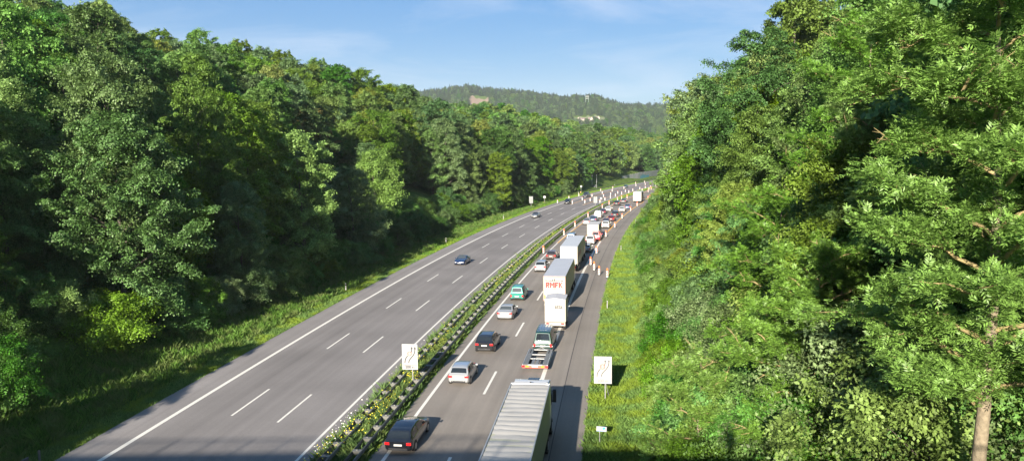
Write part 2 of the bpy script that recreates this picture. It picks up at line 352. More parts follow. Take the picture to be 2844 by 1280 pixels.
# ------------------------------------------------------------------ foliage
def unit(v): return v / (np.linalg.norm(v, axis=-1, keepdims=True) + 1e-9)
def leaves(P, N, size, rng, asp=.55, curl=.25):
    """one folded kite per leaf: P (n,3) places, N (n,3) normals"""
    n = len(P); r = rng.normal(size=(n, 3)); r[:, 2] -= .6
    T = unit(np.cross(N, np.cross(r, N))); B = np.cross(N, T)
    L = (size * rng.uniform(.65, 1.35, n))[:, None]; W = L * asp
    a = P - T * L * .5; b = P + T * L * .5 - N * L * .12
    c = P + B * W * .5 + N * L * curl * .3; d = P - B * W * .5 + N * L * curl * .3
    return np.stack([a, c, b, d], 1).reshape(-1, 3)
def crown_clumps(rng, H, base, Rr, n, lob=.22, low=.0):
    ph = rng.uniform(0, 6.28, 4); k = 0; out = []
    while len(out) < n:
        h = rng.uniform(low, 1) ** .85; a = rng.uniform(0, 6.283); q = math.sqrt(rng.uniform(.18, 1))
        prof = math.sqrt(max(0, 1 - ((h - .40) / .62) ** 2)) * (1 + lob * math.sin(2 * a + ph[0] + 3 * h) + lob * .7 * math.sin(3 * a + ph[1] - 5 * h) + lob * .5 * math.sin(5 * a + ph[2] + 9 * h))
        out.append((math.cos(a) * Rr * prof * q, math.sin(a) * Rr * prof * q, base + (H - base) * h * .96, q))
    return np.array(out)
def crown_verts(rng, H, base, Rr, ncl, nleaf, size, clr=(.17, .30), squash=.62, up=.55, droop=.25, lob=.22, asp=.62):
    cl = crown_clumps(rng, H, base, Rr, ncl, lob)
    rad = rng.uniform(*clr, ncl) * Rr * (1.15 - .35 * (cl[:, 2] - base) / (H - base))
    w = rad ** 2 * (.4 + cl[:, 3]); idx = rng.choice(ncl, nleaf, p=w / w.sum())
    u = unit(rng.normal(size=(nleaf, 3)) + np.array([0, 0, .35]))
    ctr = np.array([0, 0, base + (H - base) * .4]); od = unit(cl[:, :3] - ctr)
    u = unit(u + .45 * od[idx])
    csc = np.stack([rng.uniform(.65, 1.6, ncl), rng.uniform(.65, 1.6, ncl), rng.uniform(.6, 1.25, ncl) * squash], 1); ca = rng.uniform(0, 6.28, ncl)[idx]; tilt = rng.normal(size=(ncl, 2))[idx] * .35
    r = rad[idx] * np.clip(rng.normal(.82, .26, nleaf), .2, 1.5)
    off = u * r[:, None] * csc[idx]; ox = off[:, 0] * np.cos(ca) - off[:, 1] * np.sin(ca); oy = off[:, 0] * np.sin(ca) + off[:, 1] * np.cos(ca); off = np.stack([ox, oy, off[:, 2] + ox * tilt[:, 0] + oy * tilt[:, 1]], 1)
    off[:, 2] -= droop * (off[:, 0] ** 2 + off[:, 1] ** 2) / (rad[idx] + .01) * .5
    P = cl[idx, :3] + off
    N = unit(u + np.array([0, 0, up]) + .42 * rng.normal(size=(nleaf, 3)))
    return leaves(P, N, size, rng, asp), cl
def trunk_mb(rng, H, base, r0, cl, nlimb=9, lean=.3):
    mb = MB(); lx, ly = rng.normal(size=2) * lean; top = H * .8
    def tp(z): f = z / H; return Vector((lx * f * f * 2, ly * f * f * 2, z))
    zs = np.linspace(-1.0, top, 8); mb.tube([tp(z) for z in zs], [r0 * (1.25 if z < 0 else 1) * (1 - .85 * max(z, 0) / top) for z in zs], 7)
    order = rng.permutation(len(cl))[:nlimb]
    for i in order:
        c = Vector(cl[i, :3]); z0 = max(base * .55, min(c.z - .4 * math.hypot(c.x, c.y) - .5, top * .9)); a = tp(z0); m = a.lerp(c, .55) + Vector((0, 0, .25 * (c - a).length * .4))
        rr = r0 * (1 - .75 * z0 / top) * .5; mb.tube([a, a.lerp(m, .5), m, c], [rr, rr * .75, rr * .5, rr * .18], 5)
    return mb
def make_proto(seed, H, base, Rr, ncl, nleaf, size, r0, nlimb=9, **k):
    rng = np.random.default_rng(seed)
    V, cl = crown_verts(rng, H, base, Rr, ncl, nleaf, size, **k)
    cm = np_mesh('crown', V, len(V) // 4, [M_leaf['mid']])
    tm = trunk_mb(rng, H, base, r0, cl, nlimb); o = tm.build('trunk', M_bark, None, 60); me = o.data; bpy.data.objects.remove(o)
    return cm, me, H, Rr
PROTO = {'n': [], 'm': [], 'f': [], 's': [], 'c': []}
for i, (H, b, r_) in enumerate([(19, 2.5, 5.6), (21, 3, 6.0), (17, 1.5, 5.4), (23, 2, 5.2)]):
    PROTO['n'].append(make_proto(10 + i, H, b, r_, 250, 85000, .205, .26, 12, clr=(.10, .22)))
for i, (H, b, r_) in enumerate([(19, 2, 5.8), (21, 2.5, 5.6), (17, 1.5, 6.0), (23, 2, 5.0), (18, 1.5, 6.2)]):
    PROTO['m'].append(make_proto(30 + i, H, b, r_, 200, 38000, .30, .26, 7, clr=(.10, .22)))
for i, (H, b, r_) in enumerate([(19, 2, 6), (21, 2, 5.8), (17, 1.5, 6.2), (22, 2, 5.4)]):
    PROTO['f'].append(make_proto(50 + i, H, b, r_, 120, 12000, .54, .26, 3, clr=(.13, .26)))
for i, (H, b, r_) in enumerate([(3.4, .1, 2.3), (4.4, .2, 2.5), (2.6, .1, 2.2)]):      # shrubs
    PROTO['s'].append(make_proto(70 + i, H, b, r_, 100, 30000, .105, .05, 9, clr=(.13, .28), squash=.8, lob=.3))
def conifer(seed, H):
    rng = np.random.default_rng(seed); n = 900; h = rng.uniform(.12, 1, n) ** .9; a = rng.uniform(0, 6.28, n)
    lay = np.floor(h * 13) / 13; r = (1 - h) * H * .2 * rng.uniform(.5, 1, n) * (1 + .3 * np.sin(a * 5 + lay * 40)) + .15
    P = np.stack([np.cos(a) * r, np.sin(a) * r, h * H - r * .3], -1); N = unit(np.stack([np.cos(a), np.sin(a), .9 + 0 * a], -1) + .3 * rng.normal(size=(n, 3)))
    V = leaves(P, N, 1.1, rng, .5); cm = np_mesh('crown', V, n, [M_leaf['conifer']])
    mb = MB().tube([(0, 0, -1), (0, 0, H * .5), (0, 0, H * .95)], [.25, .16, .03], 6); o = mb.build('trunk', M_bark); me = o.data; bpy.data.objects.remove(o)
    return cm, me, H, H * .2
PROTO['c'] = [conifer(1, 20), conifer(2, 24)]

def tree(name, proto, loc, rz, sc_, mat, label, cat, group=None, bark=None, sz=None):
    cm, tm, H, Rr = proto; root = empty(name, loc, rz); root.scale = (sc_, sc_, sc_ if sz is None else sz)
    for nm, me_, mt in (('crown', cm, mat), ('trunk', tm, bark or M_bark)):
        o = bpy.data.objects.new(nm, me_); C.objects.link(o); o.parent = root
        o.material_slots[0].link = 'OBJECT'; o.material_slots[0].material = mt
    return tag(root, label, cat, group)
CP = np.array([0, 0, CAM_H])
def project(p):
    d = Vector(p) - Vector((0, 0, CAM_H)); f = d.dot(Vector((F0.x, F0.y, F0.z))); 
    if f < 1: return None
    return 1422 + 2107.5 * d.dot(rv) / f, 640 - 2107.5 * d.dot(uv_) / f, f

# the wood: jittered spots on both banks
rng = np.random.default_rng(5)
spots = []
def sow(s0, s1, o0, o1, sp, side):
    for s in np.arange(s0, s1, sp):
        for o in np.arange(o0, o1, sp):
            a = s + rng.uniform(-.42, .42) * sp; b = o + rng.uniform(-.42, .42) * sp
            spots.append((a, b, side))
sow(-120, 950, -150, -42.5, 7.1, 'L')
sow(28, 420, 12, 60, 7.0, 'R')
keep = []
SPECIAL_CLEAR = [(149.0, -53.0, 7.0), (60.0, -46.5, 8.0), (80, -42, 6)]
GLADES = [tuple(float(v) for v in rxy(a, b)) + (w_, l_) for a, b, w_, l_ in ((66.5, -47, 4.8, 62), (83.5, -44, 4.2, 62), (150, -52.5, 6.5, 85), (196, -47, 5, 60))]
for (s, o, side) in spots:
    x, y = rxy(s, o); x = float(x); y = float(y)
    if -12 < y < 6: continue
    if side == 'L':
        edge = -44.6 - 1.6 * math.sin(s / 19.) - 1.2 * math.sin(s / 7.3)
        if s > 330: edge -= min((s - 330) / 12., 9)
        if s > 520: edge += 4
        if o > edge: continue
        if s < 46 and o > -86 and rng.random() < .92: continue
        if any(math.hypot(s - a, o - b) < r_ for a, b, r_ in SPECIAL_CLEAR): continue
    else:
        if s > 150 and o < 14 + (s - 150) * .03: continue
    if side == 'L':
        cut = False
        for (tx, ty, wd, reach_) in GLADES:      # gaps in the wood through which low sun reaches single trees
            ax, ay = tx - x, ty - y; along = ax * LDIR.x / math.cos(SUN_EL) + ay * LDIR.y / math.cos(SUN_EL); perp = abs(ax * LDIR.y - ay * LDIR.x) / math.cos(SUN_EL)
            if 2 < along < reach_ and perp < wd: cut = True
        if cut: continue
    z = float(gz(s, o)); d = math.hypot(x, y)
    pr = project((x, y, z + 14)); vis = False
    if pr:
        vis = -150 < pr[0] < 3000 and pr[1] < 1500
    keep.append([d, s, o, side, x, y, z, vis])
keep.sort()
groups_lab = {
 ('L', 0): ('leafy deciduous tree in the lowest row of the wood along the left verge', 'trees at the foot of the left wood'),
 ('L', 1): ('deciduous tree within the dense wood covering the left slope', 'trees of the wood on the left slope'),
 ('L', 2): ('deciduous tree high on the left hillside, its crown near the skyline', 'trees along the top of the left hillside'),
 ('R', 0): ('tall broadleaf tree in the front row of the right embankment', 'front trees on the right embankment'),
 ('R', 1): ('broadleaf tree standing back in the wood on the right embankment', 'back trees on the right embankment')}
mix_ = ['mid', 'mid', 'dark', 'blue', 'yellow', 'mid', 'bright', 'blue', 'mid']
NIND = 0; stuff_pts = []
for (d, s, o, side, x, y, z, vis) in keep:
    # front canopy trees shadow the rows behind; a tree deep in the wood of which little shows goes to the wood mass
    deep = (side == 'L' and d < 230 and o < -100 and False)
    q = rng.random(); rz = rng.uniform(0, 6.28); sp = mix_[int(rng.integers(len(mix_)))]
    if side == 'L': sc_ = rng.uniform(.70, 1.06) * (.9 if o > -50 else 1) * (.75 if s < 40 else 1)
    else: sc_ = rng.uniform(.85, 1.12) * np.interp(o, [11, 15, 22], [.55, .8, 1.08])
    if vis and NIND < 282 and d < 290:
        kind = 'n' if d < 95 else 'm'
        P = PROTO[kind]; pr = P[int(rng.integers(len(P)))]
        row = (0 if o > -62 else 1 if o > -105 else 2) if side == 'L' else (0 if o < 20 else 1)
        lab, grp = groups_lab[(side, row)]
        tree('broadleaf_tree', pr, (x, y, z), rz, sc_, M_leaf[sp], lab, 'tree', grp, sz=sc_ * rng.uniform(.9, 1.12)); NIND += 1
    else:
        stuff_pts.append((x, y, z, rz, sc_ * rng.uniform(.95, 1.15), int(rng.integers(4)) , mix_.index(sp)))
print('individual trees', NIND, 'mass', len(stuff_pts))

def gn_scatter(name, pts, protos, mats, label, cat):
    """pts: x,y,z,rz,scale,kind ; protos: list of (crown,trunk); one object"""
    col = bpy.data.collections.new(name + '_kinds'); n = 0
    for mi, m in enumerate(mats):
        for pi, (cm, tm, H, Rr) in enumerate(protos):
            me = cm.copy(); me.materials.clear(); me.materials.append(m); o = bpy.data.objects.new('kind_%03d' % n, me); col.objects.link(o); n += 1
    me = bpy.data.meshes.new(name); A = np.array(pts, float)
    me.vertices.add(len(A)); me.vertices.foreach_set('co', A[:, :3].astype(np.float32).ravel())
    at = me.attributes.new('rot', 'FLOAT_VECTOR', 'POINT'); at.data.foreach_set('vector', np.stack([0 * A[:, 3], 0 * A[:, 3], A[:, 3]], -1).astype(np.float32).ravel())
    at = me.attributes.new('scl', 'FLOAT', 'POINT'); at.data.foreach_set('value', A[:, 4].astype(np.float32))
    at = me.attributes.new('pick', 'INT', 'POINT'); at.data.foreach_set('value', (A[:, 5].astype(np.int32) % n))
    o = bpy.data.objects.new(name, me); C.objects.link(o)
    ng = bpy.data.node_groups.new(name, 'GeometryNodeTree')
    ng.interface.new_socket('Geometry', in_out='INPUT', socket_type='NodeSocketGeometry'); ng.interface.new_socket('Geometry', in_out='OUTPUT', socket_type='NodeSocketGeometry')
    N = ng.nodes; Lk = ng.links; gi = N.new('NodeGroupInput'); go = N.new('NodeGroupOutput')
    ip = N.new('GeometryNodeInstanceOnPoints'); ci = N.new('GeometryNodeCollectionInfo'); ci.inputs['Collection'].default_value = col; ci.inputs['Separate Children'].default_value = True; ci.inputs['Reset Children'].default_value = True
    def attr(nm, ty):
        a = N.new('GeometryNodeInputNamedAttribute'); a.data_type = ty; a.inputs['Name'].default_value = nm; return [q for q in a.outputs if q.enabled and q.name == 'Attribute'][0]
    ip.inputs['Pick Instance'].default_value = True
    Lk.new(gi.outputs[0], ip.inputs['Points']); Lk.new(ci.outputs[0], ip.inputs['Instance'])
    Lk.new(attr('pick', 'INT'), ip.inputs['Instance Index']); Lk.new(attr('rot', 'FLOAT_VECTOR'), ip.inputs['Rotation']); Lk.new(attr('scl', 'FLOAT'), ip.inputs['Scale'])
    Lk.new(ip.outputs[0], go.inputs[0])
    md = o.modifiers.new('scatter', 'NODES'); md.node_group = ng
    return tag(o, label, cat, kind='stuff')
MM = [M_leaf[k] for k in ('mid', 'dark', 'blue', 'yellow', 'bright')]
wt = np.array([.36, .2, .22, .14, .08]); nf = len(PROTO['f'])
near_pts = [p[:5] + (int(rng.choice(5, p=wt)) * 4 + int(rng.integers(4)),) for p in stuff_pts if math.hypot(p[0], p[1]) < 330]
far_pts = [p[:5] + (int(rng.choice(5, p=wt)) * nf + int(rng.integers(nf)),) for p in stuff_pts if math.hypot(p[0], p[1]) >= 330]
gn_scatter('wood', near_pts, PROTO['m'][:4], MM, 'close green mass of the wood further back on the slopes', 'woodland')
gn_scatter('wood', far_pts, PROTO['f'], MM, 'green mass of the wood along the distant left ridge where the road bends', 'woodland')
# far hills: forest that reads as one mass
fp = []
FIELD = (-3.1, -1.5, 2020, 2180)
for rr in np.arange(1000, 2720, 12.5):
    dz = np.degrees(12.5 / rr)
    for az in np.arange(-13, 15, dz):
        a = az + rng.uniform(-.5, .5) * dz; r2 = rr + rng.uniform(-6, 6)
        if FIELD[0] < a < FIELD[1] and FIELD[2] - 130 < r2 < FIELD[3]: continue
        if 4.6 < a < 7.1 and 1730 < r2 < 1850: continue
        if 1.0 < a < 4.0 and 1690 < r2 < 1770: continue
        x = r2 * math.sin(R(a)); y = r2 * math.cos(R(a))
        con = rng.random() < (.75 if r2 > 2150 else .12)
        fp.append((x, y, float(far_z(x, y)), rng.uniform(0, 6.28), rng.uniform(.6, 1.1), con))
wf = [M_leaf['far'], M_leaf['mid'], M_leaf['blue']]
gn_scatter('far_forest', [p[:5] + (int(rng.choice(3, p=[.6, .2, .2])) * nf + int(rng.integers(nf)),) for p in fp if not p[5]], PROTO['f'], wf, 'hazy deciduous forest covering the far hills', 'forest')
gn_scatter('far_forest', [p[:5] + (int(rng.integers(2)),) for p in fp if p[5]], PROTO['c'], [M_leaf['conifer']], 'dark spruce forest along the crest of the far hill', 'forest')
# bare field and meadow on the far hill
def far_patch(name, az0, az1, r0_, r1_, mat, dz, label, cat, jag=.12):
    A, Q = np.meshgrid(np.linspace(az0, az1, 30), np.linspace(0, 1, 14), indexing='ij')
    Q = (r0_ + jag * (r1_ - r0_) * np.sin(A * 7)) * (1 - Q) + (r1_ + jag * (r1_ - r0_) * np.sin(A * 11 + 1)) * Q
    X = Q * np.sin(np.radians(A)); Y = Q * np.cos(np.radians(A)); me = grid_mesh(X, Y, far_z(X, Y) + dz); me.materials.append(mat)
    o = bpy.data.objects.new(name, me); C.objects.link(o); tag(o, label, cat, kind='structure')
far_patch('field', FIELD[0], FIELD[1], FIELD[2] - 100, FIELD[3] - 40, plain('bare red soil', (.24, .17, .11), .95, var=.25, scale=.03), 1.2, 'bare reddish ploughed field on the far hillside', 'field')
far_patch('meadow', 1.0, 4.0, 1692, 1766, plain('far meadow', (.17, .20, .07), .95, var=.2, scale=.05), 1.0, 'pale green meadow below the far forest', 'meadow')
far_patch('meadow', 4.7, 7.0, 1735, 1846, plain('far garden', (.14, .17, .07), .95, var=.3, scale=.08), 1.0, 'green clearing around the distant houses', 'meadow')

# single trees one can tell apart
def special(name, proto, s, o, sc_, mat, label, rz=0, sz=None, cat='tree', dz=0, bark=None):
    x, y = rxy(s, o); return tree(name, proto, (float(x), float(y), float(gz(s, o)) + dz), rz, sc_, mat, label, cat, None, bark, sz)
rb = make_proto(91, 14, 1.2, 5.0, 90, 26000, .31, .22, 6, clr=(.2, .32), squash=.85)
special('broadleaf_tree', rb, 150, -52.5, .98, M_leaf['bright'], 'bright fresh green rounded tree standing out at the foot of the dark left wood')
shr = make_proto(92, 3.6, .1, 4.0, 70, 30000, .17, .06, 9, clr=(.18, .3), squash=.8)
special('shrub', shr, 63, -46.0, 1.05, M_leaf['shrub'], 'broad sunlit yellow green shrub beside the shaded left verge', cat='shrub')
special('shrub', PROTO['s'][0], 59.5, -48.5, 1.3, M_leaf['shrub'], 'smaller yellow green shrub just left of the broad sunlit one', cat='shrub', rz=1)
dryp = make_proto(93, 17, 4, 4.2, 60, 12000, .32, .24, 16, clr=(.16, .26))
special('broadleaf_tree', dryp, 148, -66, 1.0, M_leaf['dry'], 'half bare tawny tree with brown twigs above the bright green one', bark=M_barkpale)

special('broadleaf_tree', PROTO['n'][2], 66.5, -47.0, 1.15, M_leaf['blue'], 'tall sunlit leafy column of a tree right behind the yellow green shrub', rz=1, sz=1.2)
special('broadleaf_tree', PROTO['n'][0], 70.5, -50.5, 1.1, M_leaf['blue'], 'sunlit broad tree to the left behind the yellow green shrub', rz=2.4, sz=1.3)
special('broadleaf_tree', PROTO['n'][2], 83.5, -44.0, .62, M_leaf['blue'], 'narrow sunlit tree standing free in front of the dark left wood', rz=3, sz=.85)
special('broadleaf_tree', PROTO['n'][3], 86, -50, .9, M_leaf['mid'], 'tall tree behind the narrow sunlit one', rz=5, sz=1.15)
for k, (s, o, sc_) in enumerate([(8, -43, .6), (18, -42.0, .7), (27, -40.4, .68), (36, -39.8, .55)]):  # unseen trees added left of the view to cast shade on the verge
    special('broadleaf_tree', PROTO['m'][k % 5], s, o, sc_, M_leaf['mid'], 'leafy tree added out of view near the bridge to shade the left verge', rz=k)['group'] = 'added shade trees beside the left end of the bridge'
for s in np.arange(46, 330, 5.6):
    for o0 in (-43.2, -48.5):
        s2 = s + rng.uniform(-2, 2); o2 = o0 + rng.uniform(-1, 1) - (max(s - 330, 0) / 12.)
        if 50 < s2 < 69 and o2 < -40: continue
        sh_ = special('shrub', PROTO['s'][int(rng.integers(3))], s2, o2, rng.uniform(.8, 1.35), M_leaf[['dark', 'mid', 'blue', 'mid'][int(rng.integers(4))]], 'dark green undergrowth bush at the foot of the left wood', rz=rng.uniform(0, 6), cat='shrub'); sh_['group'] = 'undergrowth bushes below the left wood'
for k, (s, o, sc_) in enumerate([(46, -52, .62), (51, -57, .7), (56, -53.5, .6), (49, -64, .75), (58, -61, .8), (64, -57, .75), (43, -58, .6), (54, -70, .8), (45, -72, .7)]):
    special('broadleaf_tree', PROTO['n'][k % 4], s, o, sc_, M_leaf[['blue', 'mid', 'mid', 'dark'][k % 4]], 'lower leafy tree at the left edge of the picture behind the yellow green shrub', rz=k * 1.7)['group'] = 'lower trees at the left edge'
for k, (s, o) in enumerate([(44, -47), (48, -49), (52, -50.5), (47, -44), (56, -50), (59, -54), (42, -50), (50, -46.5)]):
    sh_ = special('shrub', PROTO['s'][k % 3], s, o, 1.2, M_leaf[['mid', 'dark', 'blue'][k % 3]], 'dark green undergrowth bush at the foot of the left wood', rz=k, cat='shrub'); sh_['group'] = 'undergrowth bushes below the left wood'
# shrubs along the foot of the right embankment
lab_s = ('small leaved green shrub in the hedge bank beside the right verge', 'shrubs of the hedge bank along the right verge')
for row, (o0, sp, s0, s1) in enumerate([(5.2, 3.0, 33, 300), (8.4, 3.4, 30, 250), (11.3, 4.2, 28, 170)]):
    for s in np.arange(s0, s1, sp):
        if s > 60: 
            if (int(s) % 7) == 0 and row: continue
        s2 = s + rng.uniform(-.8, .8); o2 = o0 + rng.uniform(-.5, .5) - (min(max(s - 150, 0) / 60, 1) * 1.8 if row == 0 else 0)
        sc_ = rng.uniform(.85, 1.15) * (1 + .28 * row) * (1.1 if s > 120 else 1)
        m = ['mid', 'blue', 'mid', 'yellow', 'bright'][int(rng.choice(5, p=[.4, .25, .1, .15, .1]))]
        special('shrub', PROTO['s'][int(rng.integers(3))], s2, o2, sc_, M_leaf[m], lab_s[0], rz=rng.uniform(0, 6), cat='shrub')['group'] = lab_s[1]
# ------------------------------------------------------------------ vehicles
def paint(name, col, metal=0.0, rough=.3, coat=1.0): return plain(name, col, rough, metal, coat, var=.04, scale=1.0)
PT = {'black': paint('black paint', (.006, .007, .010), 0, .25), 'silver': paint('silver paint', (.33, .34, .35), .35, .3), 'white': paint('white paint', (.50, .50, .49), 0, .35),
      'navy': paint('navy paint', (.008, .022, .075), .2, .25), 'brown': paint('brown paint', (.10, .062, .055), .3, .3), 'teal': paint('teal green paint', (.012, .19, .15), .1, .35),
      'darkgreen': paint('dark green paint', (.003, .032, .026), .2, .3), 'red': paint('red paint', (.55, .02, .035), 0, .35), 'grey': paint('grey paint', (.12, .125, .13), .4, .3),
      'plum': paint('plum paint', (.075, .035, .06), .3, .3), 'wine': paint('wine paint', (.14, .02, .025), .2, .3), 'blue': paint('steel blue paint', (.10, .14, .22), .4, .3), 'charcoal': paint('charcoal paint', (.03, .032, .036), .3, .3),
      'greygreen': paint('grey green paint', (.03, .06, .055), .3, .3), 'cream': paint('cream paint', (.42, .38, .31), 0, .5)}
M_glass = glassmat('tinted glass'); M_glass2 = glassmat('clear glass', (.05, .06, .065))
M_tyre = plain('tyre rubber', (.015, .015, .016), .85); M_rim = plain('alloy rim', (.45, .45, .46), .3, .8); M_black = plain('black plastic', (.018, .018, .02), .6)
M_red = plain('red lamp glass', (.55, .012, .015), .2, coat=.5); M_orange = plain('amber lamp glass', (.85, .28, .02), .3, coat=.5); M_lens = plain('headlight glass', (.6, .62, .64), .12, .3, coat=1)
M_plate = plain('number plate', (.45, .45, .43), .5, var=.05); M_chrome = plain('chrome', (.7, .7, .7), .15, 1.0); M_steel = plain('galvanised steel', (.42, .43, .43), .5, .6, var=.2); M_dsteel = plain('weathered steel', (.20, .20, .19), .6, .5, var=.25)

CAR = {  # L, W, H and silhouettes: belt (t,z/H) ; top (t,z/H): t runs from the rear (0) to the nose (1)
 'hatch': (4.2, 1.78, 1.48, [(0, .60), (.06, .64), (.5, .60), (.73, .60), (.9, .55), (1, .42)], [(0, .60), (.035, .67), (.12, .93), (.2, .985), (.42, 1), (.56, .94), (.74, .66), (.9, .58), (1, .43)], (.035, .12), (.56, .735)),
 'suv': (4.5, 1.84, 1.68, [(0, .60), (.06, .64), (.5, .61), (.73, .62), (.9, .59), (1, .44)], [(0, .60), (.03, .68), (.10, .94), (.17, .99), (.45, 1), (.58, .94), (.74, .68), (.9, .62), (1, .46)], (.03, .10), (.58, .735)),
 'wagon': (4.95, 1.86, 1.48, [(0, .58), (.06, .63), (.5, .60), (.73, .60), (.9, .55), (1, .42)], [(0, .58), (.025, .66), (.11, .93), (.2, .985), (.42, 1), (.56, .94), (.73, .66), (.9, .58), (1, .43)], (.025, .11), (.56, .725)),
 'sedan': (4.55, 1.78, 1.42, [(0, .66), (.06, .69), (.2, .67), (.5, .62), (.73, .62), (.9, .56), (1, .42)], [(0, .66), (.03, .705), (.155, .72), (.31, .965), (.42, 1), (.5, .985), (.58, .93), (.74, .68), (.9, .60), (1, .43)], (.16, .30), (.585, .735)),
 'coupe': (4.5, 1.86, 1.32, [(0, .66), (.06, .68), (.2, .66), (.5, .64), (.66, .66), (.9, .60), (1, .42)], [(0, .66), (.03, .70), (.14, .73), (.34, .97), (.44, 1), (.5, .98), (.66, .70), (.85, .66), (.95, .60), (1, .44)], (.15, .33), (.5, .65)),
 'mpv': (4.15, 1.74, 1.80, [(0, .52), (.04, .54), (.5, .53), (.76, .52), (.9, .49), (1, .34)], [(0, .52), (.015, .56), (.05, .93), (.1, .985), (.4, 1), (.6, .955), (.77, .58), (.92, .51), (1, .36)], (.016, .05), (.6, .765)),
 'van': (4.8, 1.86, 1.95, [(0, .50), (.03, .53), (.5, .52), (.84, .50), (.93, .46), (1, .32)], [(0, .50), (.012, .55), (.04, .93), (.08, .985), (.4, 1), (.70, .97), (.85, .55), (.94, .49), (1, .34)], (.013, .04), (.70, .845)),
}
def car(kind, col, label, cat='car', L=None, W=None, H=None, glass=None, roof=None, panelvan=False, plate=True, lit=False):
    l, w, h, belt, top, rw, ws = CAR[kind]; L = L or l; W = W or w; H = H or h; hw = W / 2
    root = empty({'van': 'van', 'mpv': 'van' if panelvan else 'car'}.get(kind, 'car')); tag(root, label, cat)
    fb = lambda t: float(np.interp(t, [a for a, _ in belt], [b for _, b in belt])) * H
    ft = lambda t: float(np.interp(t, [a for a, _ in top], [b for _, b in top])) * H
    plan = lambda t: float(np.interp(t, [0, .02, .06, .2, .8, .93, .98, 1], [.86, .93, .97, 1, 1, .95, .85, .72])) * hw
    low = lambda t: float(np.interp(t, [0, .03, .08, .9, .97, 1], [.34, .26, .2, .18, .22, .3]))
    def ring(t):
        ww = plan(t); b = fb(t); tp = max(ft(t), b + .004); g = ww * (.95 - .21 * min(1, (tp - b) / (H * .36))); zb = low(t)
        return [(0, zb), (.86 * ww, zb), (.985 * ww, zb + .10), (ww, .5 * (zb + b)), (.985 * ww, b - .06), (.95 * ww, b), (g, tp - min(.05, (tp - b) * .3)), (g * .9, tp), (g * .5, tp + .018), (0, tp + .022)]
    ts = sorted(set([0, .01, .02, .03, .045, .06, .08, .1, .12, .16, .2, .25, .3, .35, .42, .5, .55, .6, .66, .7, .74, .78, .84, .9, .94, .97, .985, 1] + [a for a, _ in top] + list(rw) + list(ws)))
    rings = []
    for t in ts:
        r = ring(t); y = (t - .5) * L
        rings.append([Vector((x, y, z)) for x, z in r] + [Vector((-x, y, z)) for x, z in r[-2:0:-1]])
    body = MB().loft(rings).build('body', col, root, 38)
    def top_patch(name, t0, t1, mat, wf=.93, off=.006, n=5):
        mb = MB(); rr = []
        for k in range(n):
            t = t0 + (t1 - t0) * k / (n - 1); r = ring(t); dz = (ft(min(t + .01, 1)) - ft(max(t - .01, 0))) / (.02 * L); nn = Vector((0, -dz, 1)).normalized() * off
            X = r[7][0] * wf; y = (t - .5) * L
            rr.append([Vector((x, y, np.interp(abs(x), [0, r[8][0], r[7][0]], [r[9][1], r[8][1], r[7][1]]))) + nn for x in np.linspace(-X, X, 7)])
        return mb.loft(rr, closed=False, caps=False).build(name, mat, root, 60)
    e = (rw[1] - rw[0]) * .1
    gl = glass or M_glass
    if not panelvan: top_patch('rear_window', rw[0] + e, rw[1] - e * .8, gl)
    e = (ws[1] - ws[0]) * .06; top_patch('windshield', ws[0] + e, ws[1] - e, gl)
    def side_patch(sx, t0, t1):
        rr = []
        for k in range(9):
            t = t0 + (t1 - t0) * k / 8; r = ring(t); a, b = Vector((r[5][0], 0, r[5][1])), Vector((r[6][0], 0, r[6][1])); y = (t - .5) * L
            rr.append([Vector((sx * (p.x + .006), y, p.z + .002)) for p in (a.lerp(b, .12), a.lerp(b, .5), a.lerp(b, .9))])
        return rr
    tm = .5 * (rw[1] + ws[0]); a0, a1 = rw[1] * .75 + rw[0] * .25, ws[1] * .75 + ws[0] * .25
    for sx in (-1, 1):
        for (u0, u1) in (([(a0, tm - .012), (tm + .012, a1)]) if not panelvan else [(ws[0] - .14, a1)]):
            MB().loft(side_patch(sx, u0, u1), closed=False, caps=False).build('side_window', gl, root)
    if roof: top_patch('roof_panel', rw[1] + .02, ws[0] - .01, roof, .96, .006, 6)
    wr = .34 if H > 1.6 else .32
    for t in (.17, .82):
        y = (t - .5) * L
        for sx in (-1, 1):
            MB().cyl((sx * (plan(t) - .14), y, wr + .03), (sx * (plan(t) + .006), y, wr + .03), wr * 1.14, n=18).build('wheel_arch', M_black, root)
            wq = MB().cyl((sx * (plan(t) - .2), y, wr), (sx * (plan(t) + .012), y, wr), wr, n=18).build('wheel', M_tyre, root, 40)
            MB().cyl((sx * (plan(t) - .02), y, wr), (sx * (plan(t) + .02), y, wr), wr * .66, n=12).build('rim', M_rim, wq)
    z = fb(0) * (.93 if kind not in ('mpv', 'van') else .80); xw = plan(0)
    for sx in (-1, 1):
        hh = .17 if kind not in ('mpv', 'van') else .26; ww_ = .30 if kind not in ('mpv', 'van') else .17
        MB().box((sx * (xw - ww_ / 2 + .05), -L / 2 + .03, z - hh * .3), (ww_, .1, hh)).build('tail_light', M_red, root)
        MB().box((sx * (plan(1) - .10), L / 2 - .045, fb(1) * .97), (.30, .16, .13), Matrix.Rotation(sx * -.35, 3, 'Z')).build('headlight', M_lens, root)
        t = ws[1] - .02; MB().box((sx * (plan(t) + .06), (t - .5) * L, fb(t) + .07), (.2, .1, .13), taper=.8).build('mirror', col, root)
    if plate:
        MB().box((0, -L / 2 - .008, z * .82), (.52, .02, .12)).build('number_plate', M_plate, root)
        MB().box((0, L / 2 + .008, .42), (.52, .02, .12)).build('number_plate', M_plate, root)
    MB().box((0, -L / 2 - .012, .38), (xw * 1.5, .07, .12)).build('bumper', M_black if kind != 'sedan' else col, root)
    MB().box((0, L / 2 - .02, fb(1) * .8), (xw * .9, .06, .13)).build('grille', M_black, root)
    return root, L
